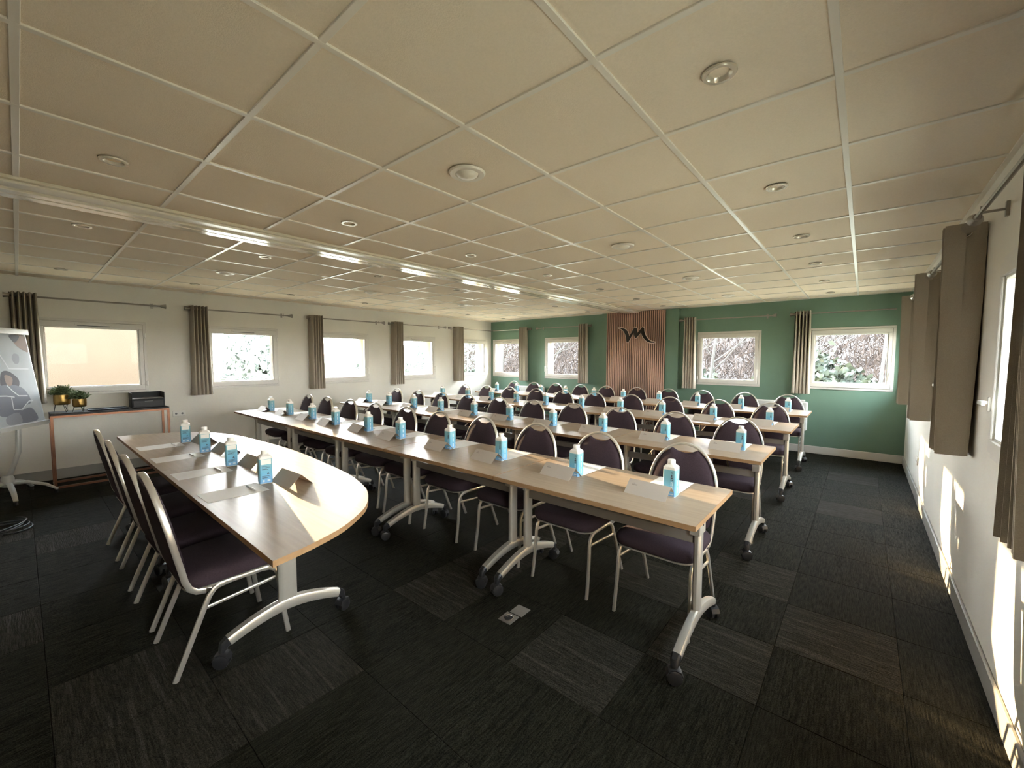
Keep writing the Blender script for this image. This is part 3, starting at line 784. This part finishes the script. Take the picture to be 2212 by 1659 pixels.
# ------------------------------------------------------------------ banquet chair (local: sitter faces +y)
def lean_y(z): return -.205-.205*(z-.51)
ZA, RA, RB = .668, .213, .297                                # arch: spring height, half width, rise
def make_chair():
    root = empty('banquet_chair', (0,0,0), 0, 'x', 'chair')
    for s in (-1, 1):
        MB().sweep([(s*.216,.250,0),(s*.212,.222,.19),(s*.210,.212,.318),(s*.209,.206,.352),(s*.208,.192,.378),(s*.207,.170,.392),(s*.206,.14,.397)], .017, .024, (1,0,0), 8).build('leg', 'chair_silver', root, True)
        MB().sweep([(s*.212,-.250,0),(s*.209,-.118,.325),(s*.208,-.102,.358),(s*.207,-.082,.383),(s*.206,-.058,.395),(s*.206,-.03,.397)], .017, .024, (1,0,0), 8).build('leg', 'chair_silver', root, True)
        MB().sweep([(s*.206,-.03,.397),(s*.206,.14,.397)], .017, .022, (1,0,0), 8).build('side_rail', 'chair_silver', root, True)
        MB().sweep([(s*.207,-.124,.302),(s*.207,.206,.330)], .013, .016, (1,0,0), 8).build('stretcher', 'chair_silver', root, True)
    pts = []
    left = [(-.196,.02,.398),(-.198,-.06,.389),(-.200,-.115,.385),(-.202,-.150,.394),(-.204,-.178,.418),(-.206,-.195,.460),(-.208,-.206,.515),(-.211,-.222,.590)]
    arch = []
    for i in range(0, 25):
        a = PI-PI*i/24; z = ZA+RB*math.sin(a)**.92 if 0 < i < 24 else ZA; arch.append((RA*math.cos(a), lean_y(z), z))
    pts = left+arch+[(-x,y,z) for x,y,z in reversed(left)]
    # flat bar: broad face across the leaning plane
    MBK = MB(); P_ = [Vector(p) for p in pts]; rings = []
    for i, p in enumerate(P_):
        t = (P_[min(i+1,len(P_)-1)]-P_[max(i-1,0)]).normalized()
        nrm = Vector((0,1,0)) if p.z > .55 else Vector((0,1,0))
        nrm = (nrm-t*nrm.dot(t))
        if nrm.length < .25: nrm = Vector((0,0,1))-t*t.z
        # blend so that the bar turns smoothly at the seat bend
        side = Vector((1,0,0))-t*t.x
        if p.z < .62:
            side = Vector((1,0,0))-t*t.x; side.normalize(); b_ = t.cross(side)
            wdt, thk, A, B = .027, .014, b_, side
        else:
            nrm.normalize(); A, B = nrm, t.cross(nrm); wdt, thk = .027, .014
        if A.y < 0: A = -A
        B = t.cross(A)
        rings.append([tuple(p+A*(wdt/2*ca)+B*(thk/2*sa)) for ca, sa in ((1,.55),(.7,1),(-.7,1),(-1,.55),(-1,-.55),(-.7,-1),(.7,-1),(1,-.55))])
    MBK.loft(rings); MBK.build('back_frame', 'chair_silver', root, True, fix=True)
    # padded back with a hand hole at its top
    out = []
    zb = .455
    def hw(z):
        if z <= ZA: return .192+.010*min(1,(z-zb)/.2)
        return (RA-.011)*math.sqrt(max(0,1-((z-ZA)/(RB-.011))**2))
    ar = [(hw(z), z) for z in (.50,.55,.60,.66,.70,.74,.78,.82,.85,.88,.905,.926)]
    right = [(.10,zb),(.150,zb+.006),(.178,zb+.022)]+ar
    dip = [(.082,.930),(.064,.921),(.045,.912),(.022,.907)]
    dip = [(x,z) for x,z in dip if x < ar[-1][0]]
    right += dip
    outl = [(0,zb)]+right+[(0,.905)]+[(-x,z) for x,z in reversed(right)]
    rings = []
    for sc, off in ((.97,-.014),(1.0,-.010),(1.0,.006),(.97,.014),(.90,.022),(.72,.029),(.40,.032),(.05,.033)):
        rings.append([(x*sc, lean_y(.68+(z-.68)*sc)+off, .68+(z-.68)*sc) for x, z in outl])
    MB().loft(rings).build('backrest', 'plum_fabric', root, True, fix=True)
    # seat cushion
    def sq(hx, hy, yc, z, rr, bulge=0):
        ring = []
        for cx, cy2, a0 in ((hx-rr,hy-rr,0),(-hx+rr,hy-rr,PI/2),(-hx+rr,-hy+rr,PI),(hx-rr,-hy+rr,1.5*PI)):
            for q in range(6):
                a = a0+q*PI/10; x, y = cx+rr*math.cos(a), cy2+rr*math.sin(a)
                x *= 1+.05*(y/hy)
                ring.append((x, y+yc+bulge*(1-(x/hx)**2)*(.5+.5*y/hy), z+.008*(y/hy)))
        return ring
    yc = .028
    seat = MB().loft([sq(.202,.212,yc,.411,.07,.012), sq(.217,.223,yc,.417,.075,.014), sq(.224,.230,yc,.434,.08,.014), sq(.223,.229,yc,.460,.08,.014),
        sq(.215,.221,yc,.477,.085,.014), sq(.192,.197,yc,.490,.09,.012), sq(.13,.13,yc,.498,.09,0), sq(.05,.05,yc,.500,.045,0)])
    seat.build('seat', 'plum_fabric', root, True)
    MB().loft([sq(.208,.216,yc,.402,.07,.014), sq(.212,.220,yc,.4035,.07,.014), sq(.212,.220,yc,.410,.07,.014), sq(.208,.216,yc,.4115,.07,.014)]).build('seat_frame', 'chair_silver', root, True)
    return root
CH = make_chair()
n = 0
HEADX = [-2.61, -3.175, -3.80, -4.42]
def place_chair(x, y, rz, lab, grp):
    global n
    if n == 0: CH.location = (x,y,0); CH.rotation_euler = (0,0,rz); tag(CH, lab, 'chair', grp)
    else: dup(CH, (x,y,0), rz, lab, grp)
    n += 1
rj = random.Random(4)
for i, x in enumerate(HEADX):
    place_chair(x, .655, R([0,1,-1,1][i]), 'dark plum chair with silver frame behind the head table, %sfrom the camera' % (ORD[i] or 'nearest '), 'chairs behind the head table')
for r, y0 in enumerate(ROWY):
    for i in range(10):
        x = -.865-.614*i+rj.uniform(-.015,.015); y = y0+.555+rj.uniform(-.015,.02)
        place_chair(x, y, PI+R(rj.uniform(-2,2)), 'plum rounded-back banquet chair, %sfrom the right along the %s row' % ((ORD[i] or 'first '), ROWN[r]), 'banquet chairs in the %s row' % ROWN[r])

# ------------------------------------------------------------------ place settings
def make_carton():
    root = empty('water_carton', (0,0,0), 0, 'x', 'bottle')
    def oct_(h, c, z): return [(h,-h+c,z),(h,h-c,z),(h-c,h,z),(-h+c,h,z),(-h,h-c,z),(-h,-h+c,z),(-h+c,-h,z),(h-c,-h,z)]
    MB().loft([oct_(.033,.005,0), oct_(.0345,.006,.004), oct_(.0345,.006,.162), oct_(.0335,.0075,.166), oct_(.0225,.0085,.1765), oct_(.0205,.008,.179)]).build('carton', 'carton_white', root)
    MB().loft([oct_(.0350,.006,.004), oct_(.0350,.006,.150)], cap0=False, cap1=False).build('label_band', 'carton_blue', root)
    MB().lathe([(.0200,.177),(.0212,.179),(.0212,.199),(.0198,.2025),(.001,.203)], 14).build('cap', 'cap_white', root, True)
    # front (-y) face: upright lettering blocks; back (+x...) narrow panel
    pr = MB(); x0, x1 = .008, .019
    def blk(z0, z1, a=x0, b=x1): pr.box(a, b, -.0357, -.0351, z0, z1)
    z = .134
    N = 10
    # ring letter
    for q in range(N):
        a, b = 2*PI*q/N, 2*PI*(q+1)/N
        c = ((x0+x1)/2, z); r1, r2 = .0058, .0042
        pr.add([(c[0]+r1*math.cos(a),-.0356,c[1]+r1*math.sin(a)),(c[0]+r1*math.cos(b),-.0356,c[1]+r1*math.sin(b)),(c[0]+r2*math.cos(b),-.0356,c[1]+r2*math.sin(b)),(c[0]+r2*math.cos(a),-.0356,c[1]+r2*math.sin(a))], [(0,1,2,3)])
    blk(.113,.124, x0+.002, x1-.002); blk(.101,.110); blk(.0905,.098, x0, x0+.004); blk(.0905,.098, x1-.004, x1)
    pr.build('print', 'print_dark', root)
    pp = MB()
    for z0, z1, a, b in ((.062,.084,.009,.0115),(.062,.084,.016,.0185),(.081,.084,.009,.0185),(.036,.056,.009,.0115),(.036,.056,.016,.0185),(.036,.039,.009,.0185),(.053,.056,.009,.0185),(.012,.018,.002,.024)):
        pp.box(a, b, -.0357, -.0351, z0, z1)
    for z0 in (.02,.06,.10): pp.box(.0351,.0355, -.004, .006, z0, z0+.03)
    pp.build('print', 'print_pale', root)
    return root
CT = make_carton()
def make_head_carton():
    root = dup(CT, (0,0,0), 0)
    for c in list(root.children):
        if c.name.startswith('print'): D.objects.remove(c)
    root.name = 'water_carton'
    mb = MB(); mb.box(-.026,.028,-.0357,-.0351,.118,.148); mb.build('print', 'carton_white', root)
    mb = MB()
    for z0, w in ((.105,.040),(.098,.044),(.090,.026),(.086,.034),(.046,.042),(.038,.044),(.034,.030)): mb.box(-.022, -.022+w, -.0357, -.0351, z0, z0+.0022)
    t = [(0.004,.058),(.018,.058),(.011,.070)]
    mb.add([(x,-.0356,z) for x,z in t], [(0,1,2)]); mb.add([(x,-.0356,z) for x,z in ((-.02,.142),(.02,.142),(.02,.139),(-.02,.139))], [(0,1,2,3)])
    mb.add([(x,-.0356,z) for x,z in ((-.016,.134),(.016,.134),(.016,.124),(-.016,.124))], [(3,2,1,0)])
    mb.build('print', 'print_dark', root)
    mb = MB(); mb.box(-.020,-.009,-.0357,-.0351,.012,.024); mb.box(.006,.022,-.0357,-.0351,.014,.024); mb.build('print', 'print_pale', root)
    return root
def make_card():
    root = empty('name_card', (0,0,0), 0, 'x', 'card')
    mb = MB(); hl, hb, hz, t = .1225, .070, .068, .0009
    mb.add([(-hl,-hb,0),(hl,-hb,0),(hl,0,hz),(-hl,0,hz),(hl,hb,0),(-hl,hb,0),(-hl,-hb+2*t,0),(hl,-hb+2*t,0),(hl,0,hz-1.6*t),(-hl,0,hz-1.6*t),(hl,hb-2*t,0),(-hl,hb-2*t,0)],
        [(0,1,2,3),(3,2,4,5),(7,6,9,8),(8,9,11,10),(0,6,7,1),(5,4,10,11),(1,7,8,2),(2,8,10,4),(3,9,6,0),(5,11,9,3)])
    mb.build('folded_card', 'card_stock', root)
    pm = MB(); s_ = hz/hb
    def pt(x, v): y = -hb+v*hb; return (x, y-.0004, v*hz+.0005)
    for x0, x1, v0, v1 in ((-.095,-.062,.60,.68),(-.088,-.078,.70,.76)):
        pm.add([pt(x0,v0), pt(x1,v0), pt(x1,v1), pt(x0,v1)], [(0,1,2,3)])
    pm.build('print', 'card_print', root)
    return root
CD = make_card()
def make_pen():
    root = empty('pen', (0,0,0), 0, 'x', 'pen')
    MB().lathe([(.001,-.072),(.0025,-.066),(.0045,-.050),(.0045,-.02)], 8, (0,0,.0046), 'x').build('tip', 'pen_silver', root, True)
    MB().lathe([(.0046,-.02),(.0046,.055),(.0035,.062),(.002,.066)], 8, (0,0,.0046), 'x').build('barrel', 'pen_white', root, True)
    MB().bbox(.018,.060,-.0013,.0013,.0090,.0105,.0004).build('clip', 'pen_silver', root)
    return root
PN = make_pen()
def make_paper():
    root = MB().box(-.105,.105,-.1485,.1485,0,.0011).build('paper_sheet', 'paper_sheet')
    root['category'] = 'paper'
    return root
PPR = make_paper()
HC = make_head_carton()
used = set()
def put(proto, loc, rz, lab, cat, grp):
    if proto.name not in used:
        used.add(proto.name); proto.location = loc; proto.rotation_euler = (0,0,rz); tag(proto, lab, cat, grp); return proto
    return dup(proto, loc, rz, lab, grp)
rj = random.Random(21)
BOT = [[-.797,-1.409,-2.056,-2.652,-3.339,-3.933,-4.59,-5.22,-5.863,-6.496], [-.76,-1.399,-2.041,-2.667,-3.323,-3.948,-4.618,-5.236,-5.917,-6.547],
       [-.805,-1.411,-2.045,-2.657,-3.305,-3.967,-4.597,-5.19,-5.812,-6.545], [-.811,-1.419,-2.06,-2.698,-3.362,-3.967,-4.624,-5.244,-5.91,-6.512]]
for r, y0 in enumerate(ROWY):
    for i in range(10):
        bx = BOT[r][i]; od = (ORD[i] or 'first '); dx = rj.uniform(-.012,.012); dy = rj.uniform(-.012,.012); jr = lambda a: R(rj.uniform(-a,a))
        put(CT, (bx, y0+.370+dy, ZTOP), jr(6), 'blue and white water carton, %sfrom the right on the %s row of tables' % (od, ROWN[r]), 'bottle', 'water cartons on the %s row' % ROWN[r])
        put(CD, (bx-.088+dx, y0+.306+dy, ZTOP), jr(2.5)-R(4), 'white folded name card, %sfrom the right on the %s row of tables' % (od, ROWN[r]), 'card', 'name cards on the %s row' % ROWN[r])
        px = bx-.068+dx
        px = min(px, X_R-.12)
        put(PPR, (px, y0+.545+dy*.3, ZTOP+.0003), jr(2), 'white sheet of paper, %sfrom the right on the %s row of tables' % (od, ROWN[r]), 'paper', 'paper sheets on the %s row' % ROWN[r])
        if r < 2:
            put(PN, (px-.045, y0+.480+dy, ZTOP+.0016), R(178)+jr(6), 'slim white and silver pen, %sfrom the right on the %s row of tables' % (od, ROWN[r]), 'pen', 'pens on the %s row' % ROWN[r])
for i, bx in enumerate((-2.775, -3.405, -4.05, -4.655)):
    od = (ORD[i] or 'nearest ')
    put(HC, (bx, .945, ZTOP+.0016), R(80), 'blue and white water carton on the head table, %sfrom the camera' % od, 'bottle', 'water cartons on the head table')
    dup(CD, (bx+.108, 1.055, ZTOP), PI+R(3), 'folded white name card on the head table, %sfrom the camera' % od, 'name cards on the head table')
    dup(PPR, (bx+.068, .757, ZTOP+.0003), R(.5), 'white sheet of paper on the head table, %sfrom the camera' % od, 'paper sheets on the head table')
    dup(PN, (bx+.075, .842, ZTOP+.0016), R(2), 'white pen lying on the head table, %sfrom the camera' % od, 'pens on the head table')

# ------------------------------------------------------------------ console corner
cx0, cx1, cy0, cy1, ch = -7.42, -7.06, .205, 1.275, .868
cs = empty('console_table', ((cx0+cx1)/2, (cy0+cy1)/2, 0), 0, 'black topped console table with slim copper frame under the leftmost window', 'table')
w2, d2 = (cx1-cx0)/2, (cy1-cy0)/2; tq = .024
MB().bbox(-w2, w2, -d2, d2, ch-.022, ch, .003).build('top', 'black_top', cs)
for sx in (-1, 1):
    for sy in (-1, 1):
        x0 = sx*w2-(tq if sx > 0 else 0); y0 = sy*d2-(tq if sy > 0 else 0)
        MB().box(x0, x0+tq, y0, y0+tq, 0, ch-.022).build('leg', 'copper', cs)
for sx in (-1, 1):
    x0 = sx*w2-(tq if sx > 0 else 0)
    MB().box(x0, x0+tq, -d2+tq, d2-tq, ch-.046, ch-.022).build('rail', 'copper', cs)
    MB().box(x0, x0+tq, -d2+tq, d2-tq, 0, .024).build('rail', 'copper', cs)
for sy in (-1, 1):
    y0 = sy*d2-(tq if sy > 0 else 0)
    MB().box(-w2+tq, w2-tq, y0, y0+tq, ch-.046, ch-.022).build('rail', 'copper', cs)
    MB().box(-w2+tq, w2-tq, y0, y0+tq, 0, .024).build('rail', 'copper', cs)
def pot(loc, r, h, leg, seed, label):
    root = empty('potted_plant', loc, 0, label, 'plant', 'gold pots on the console')
    MB().lathe([(r*.90,leg),(r*.97,leg+.008),(r,leg+h*.4),(r,leg+h),(r*.93,leg+h),(r*.93,leg+h*.72)], 24, cap0=True, cap1=True).build('pot', 'brass', root, True)
    MB().lathe([(r*.82,leg-.006),(r*.86,leg+.004)], 24).build('pot_base', 'black_lacquer', root)
    for q in range(3):
        a = q*2*PI/3+.4; c, s = math.cos(a), math.sin(a); t = Vector((-s,c,0))*r*.22
        b0_ = Vector((c*r*.75, s*r*.75, leg)); b1_ = Vector((c*r*.98, s*r*.98, .003))
        MB().tube([b0_+t, b1_+t*.15, b1_-t*.15, b0_-t], .0028, 5).build('leg', 'black_lacquer', root)
    rg = random.Random(seed); mb = MB()
    for q in range(560):
        a = rg.uniform(0,2*PI); e = rg.uniform(.22,1.5); L = r*rg.uniform(.8,1.9)
        d = Vector((math.cos(a)*math.cos(e), math.sin(a)*math.cos(e), math.sin(e)*1.05))*L
        o_ = Vector((rg.uniform(-.5,.5)*r, rg.uniform(-.5,.5)*r, leg+h*1.02)); w = d.cross(Vector((rg.random()-.5,rg.random()-.5,.4))).normalized()*.0035
        mid = o_+d*.6; tip = o_+d+Vector((0,0,-.15*L))
        mb.add([o_-w, o_+w, mid+w*1.6, mid-w*1.6, tip], [(0,1,2,3),(3,2,4)])
        for z in range(3):
            p = o_.lerp(tip, rg.uniform(.45,1)); u = Vector((rg.uniform(-1,1),rg.uniform(-1,1),rg.uniform(-1,1))).normalized()*.012; v = u.cross(Vector((0,0,1))).normalized()*.006
            mb.add([p-u, p+v, p+u, p-v], [(0,1,2,3)])
    fo = mb.build('foliage', 'fern_leaf', root); fo['kind'] = 'stuff'
    return root
pot((-7.27, .315, ch), .072, .112, .095, 3, 'larger gold pot of fluffy greenery on thin legs, left on the console')
pot((-7.20, .455, ch), .062, .090, .062, 5, 'smaller gold pot of pale greenery on the console, right of the larger pot')
ty = empty('serving_tray', (-7.20, .70, ch), 0, 'flat black tray with raised rim on the console', 'tray')
MB().bbox(-.10,.10,-.17,.17,.001,.006,.002).build('tray_base', 'black_lacquer', ty)
mb = MB(); rr = []
for cx_, cy2, a0 in ((.08,.15,0),(-.08,.15,PI/2),(-.08,-.15,PI),(.08,-.15,1.5*PI)):
    for q in range(5): a = a0+q*PI/8; rr.append((cx_+.028*math.cos(a), cy2+.028*math.sin(a), .014))
mb.tube(rr, .007, 6, True); mb.build('rim', 'black_lacquer', ty, True)
bx = empty('desk_organiser', (-7.22, 1.075, ch), 0, 'black two tier box with open top shelf at the right end of the console', 'box')
MB().bbox(-.11,.11,-.165,.165,0,.115,.004).build('body', 'black_lacquer', bx)
MB().box(-.105,.10,-.155,.155,.1155,.121).build('shelf', 'tray_shelf', bx)
for s in (-1, 1): MB().bbox(-.11,.11, s*.165-(.008 if s > 0 else 0), s*.165+(.008 if s < 0 else 0), .113,.195,.002).build('side_panel', 'black_lacquer', bx)
MB().bbox(-.11,-.102,-.158,.158,.113,.195,.002).build('back_panel', 'black_lacquer', bx)
dw = MB().bbox(.109,.116,-.150,.150,.015,.092,.002).build('drawer_front', 'black_top', bx)
MB().bbox(.1155,.122,-.04,.04,.082,.088,.001).build('drawer_handle', 'tray_shelf', dw)

# flip chart
U = Vector((-.857,.515,0)).normalized(); NV = Vector((.515,.857,0)).normalized()
fc = empty('flip_chart', (-6.93,-.13,0), 0, 'grey flip chart easel with a printed poster at the far left', 'easel')
Bc = Vector((-7.215,.175,.795))-Vector((-6.93,-.13,0)); UPV = (Vector((0,0,1))*1.0-NV*.13).normalized()
def bp(u, v, w=0): return tuple(Bc-U*u+UPV*v+NV*w)          # u leftwards from the right edge
def slab(u0,u1,v0,v1,w0,w1):
    mb = MB(); c = [bp(u,v,w) for w in (w0,w1) for u,v in ((u0,v0),(u1,v0),(u1,v1),(u0,v1))]
    return mb.add(c, [(0,3,2,1),(4,5,6,7),(0,1,5,4),(1,2,6,5),(2,3,7,6),(3,0,4,7)])
slab(0,.70,0,1.03,-.02,-.002).build('board', 'easel_grey', fc, fix=True)
slab(-.02,.72,.985,1.045,-.02,.02).build('clamp_bar', 'easel_grey', fc, fix=True)
slab(-.02,.72,-.035,.005,-.02,.055).build('pen_tray', 'easel_grey', fc, fix=True)
sh = slab(.012,.688,.008,.985,-.001,.0015).build('poster', 'poster_paper', fc, fix=True)
def patch(poly, mat_, w=.002):
    n_ = len(poly); out_ = []
    for i in range(n_):
        p0, p1, p2, p3 = poly[i-1], poly[i], poly[(i+1)%n_], poly[(i+2)%n_]
        for k in range(5):
            t = k/5; out_.append(tuple(.5*(2*b+(c-a)*t+(2*a-5*b+4*c-d)*t*t+(-a+3*b-3*c+d)*t**3) for a, b, c, d in zip(p0, p1, p2, p3)))
    poly = [(min(max(u, .013), .687), min(max(v, .009), .984)) for u, v in out_]
    mb = MB(); mb.add([bp(u,v,w) for u,v in poly], [tuple(range(len(poly)))]); mb.build('print', mat_, sh)
patch([(.02,.97),(.22,.965),(.17,.86),(.07,.80),(.02,.80)], 'poster_skin')
patch([(.10,.97),(.24,.968),(.20,.90),(.16,.90)], 'poster_dark', .0024)
patch([(.17,.75),(.23,.77),(.27,.72),(.25,.66),(.19,.67)], 'poster_mid')
patch([(.10,.605),(.33,.615),(.33,.60),(.10,.592)], 'poster_white')
patch([(.25,.49),(.36,.58),(.46,.56),(.50,.40),(.40,.38),(.28,.40)], 'poster_dark')
patch([(.33,.51),(.42,.54),(.42,.44),(.36,.43)], 'poster_skin', .0024)
patch([(.16,.30),(.24,.40),(.42,.44),(.60,.38),(.60,.13),(.38,.12),(.22,.20),(.16,.22)], 'poster_grey', .0022)
patch([(.12,.02),(.13,.12),(.20,.17),(.36,.12),(.36,.02)], 'poster_grey', .0022)
patch([(.34,.02),(.36,.13),(.52,.10),(.52,.02)], 'poster_mid', .0024)
for line in ([(.42,.43),(.36,.36),(.30,.31),(.18,.30)], [(.60,.33),(.46,.32),(.36,.30)], [(.40,.30),(.41,.17),(.30,.16),(.18,.24),(.12,.24)], [(.52,.96),(.40,.72),(.34,.60)]):
    mb = MB()
    for a, b in zip(line[:-1], line[1:]):
        d = Vector((b[0]-a[0], b[1]-a[1])).normalized(); nn = Vector((-d.y, d.x))*.006
        mb.add([bp(a[0]+nn.x,a[1]+nn.y,.003), bp(b[0]+nn.x,b[1]+nn.y,.003), bp(b[0]-nn.x,b[1]-nn.y,.003), bp(a[0]-nn.x,a[1]-nn.y,.003)], [(0,1,2,3)])
    mb.build('print', 'poster_white', sh)
pc = Vector(bp(.35,0,-.03))
MB().sweep([(0,0,.20),(pc.x*.9,pc.y*.9,.5),(pc.x,pc.y,.80),tuple(Vector(bp(.35,.9,-.03)))], .05, .035, (U.x,U.y,0), 10, power=.7).build('post', 'easel_grey', fc, True)
MB().lathe([(.045,.14),(.05,.16),(.05,.23),(.035,.26)], 14).build('hub', 'easel_grey', fc, True)
for q in range(5):
    a = R(8)+q*2*PI/5; c, s = math.cos(a), math.sin(a)
    f_ = MB().sweep([(c*.03,s*.03,.175),(c*.14,s*.14,.165),(c*.27,s*.27,.115),(c*.36,s*.36,.045)], [.05,.048,.044,.036], [.034,.034,.03,.02], (-s,c,0), 8, power=.7).build('foot', 'easel_grey', fc, True)
    MB().lathe([(.015,0),(.018,.01),(.015,.04)], 10, (c*.352,s*.352,0)).build('glide', 'black_plastic', f_)
cb = empty('cable_coil', (-5.72,-.15,.0), 0, 'loosely coiled black cable on the dark carpet at the far left', 'cable')
pts = []
for q in range(90):
    a = q*2*PI/26; r_ = .13+.035*math.sin(q*.37)+.02*math.sin(q*.11); pts.append((r_*1.25*math.cos(a)+.02*math.sin(q*.2), r_*math.sin(a), .008+.0009*q*.5))
MB().tube(pts, .006, 6).build('cable', 'cable_black', cb, True)

# ------------------------------------------------------------------ wall and floor fittings
def socket(loc, axis, label):
    root = empty('wall_socket', loc, 0, label, 'socket')
    if axis == 'x+': MB().bbox(0,.012,-.075,.075,-.04,.04,.003).build('plate', 'socket_white', root); [MB().lathe([(.014,.0121),(.013,.0125),(.012,.0122)], 14, (0,y,0), 'x').build('outlet', 'dark_hole' if False else 'tray_shelf', root) for y in (-.036,.036)]
    else: MB().bbox(-.012,0,-.075,.075,-.04,.04,.003).build('plate', 'socket_white', root); [MB().lathe([(.012,-.0122),(.013,-.0125),(.014,-.0121)], 14, (0,y,0), 'x').build('outlet', 'tray_shelf', root) for y in (-.036,.036)]
    return root
socket((XL, 1.49, .70), 'x+', 'white double wall socket right of the console table')
socket((XR, 6.35, .40), 'x-', 'white wall socket low on the right wall')
def radiator(x0, x1, z0, z1, label, th):
    root = empty('radiator', ((x0+x1)/2, YB, (z0+z1)/2), 0, label, 'radiator', 'electric radiators')
    w, h = (x1-x0)/2, (z1-z0)/2
    MB().bbox(-w, w, -.085, -.03, -h, h, .018).build('panel', 'radiator_white', root)
    for s in (-1, 1): MB().box(s*w*.6-.02, s*w*.6+.02, -.031, 0, -h*.7, h*.7).build('bracket', 'radiator_white', root)
    mb = MB()
    for q in range(14): mb.box(-w+.05, -w+.4, -.0862, -.0848, h-.07-.012*q-.004, h-.07-.012*q)
    mb.build('grille', 'easel_grey', root)
    MB().bbox(w-.24, w-.04, -.075, -.035, h-.002, h+.028, .005).build('control_box', 'radiator_white', root)
    return root
radiator(-1.42, -.655, .36, .83, 'white electric radiator under the rightmost green wall window', .05)
radiator(-6.62, -5.85, .36, .83, 'white electric radiator on the green wall near the left corner', .05)
def floor_socket(loc, label, openhole):
    root = empty('floor_socket', loc, R(2), label, 'socket', 'floor sockets')
    MB().bbox(-.045,.045,-.045,.045,0,.004,.0015).build('plate', 'steel_plate', root)
    if openhole:
        MB().lathe([(.030,.004),(.029,.0075),(.025,.0075),(.024,.0045)], 20, cap0=False, cap1=False).build('rim', 'ring_steel', root, True)
        MB().lathe([(.0245,.0042),(.001,.0044)], 20).build('well', 'dark_hole', root)
        MB().lathe([(.0025,.004),(.0025,.0065)], 8, (-.008,.003,0)).build('pin', 'ring_steel', root)
    else:
        MB().lathe([(.030,.0042),(.031,.005),(.029,.005),(.001,.0052)], 20, cap0=False).build('lid', 'steel_plate', root, True)
    return root
floor_socket((-1.525, 1.782, .0005), 'square steel floor socket with open round outlet on the carpet', True)
floor_socket((-1.518, 1.880, .0005), 'square steel floor socket with closed round lid, behind the open one', False)
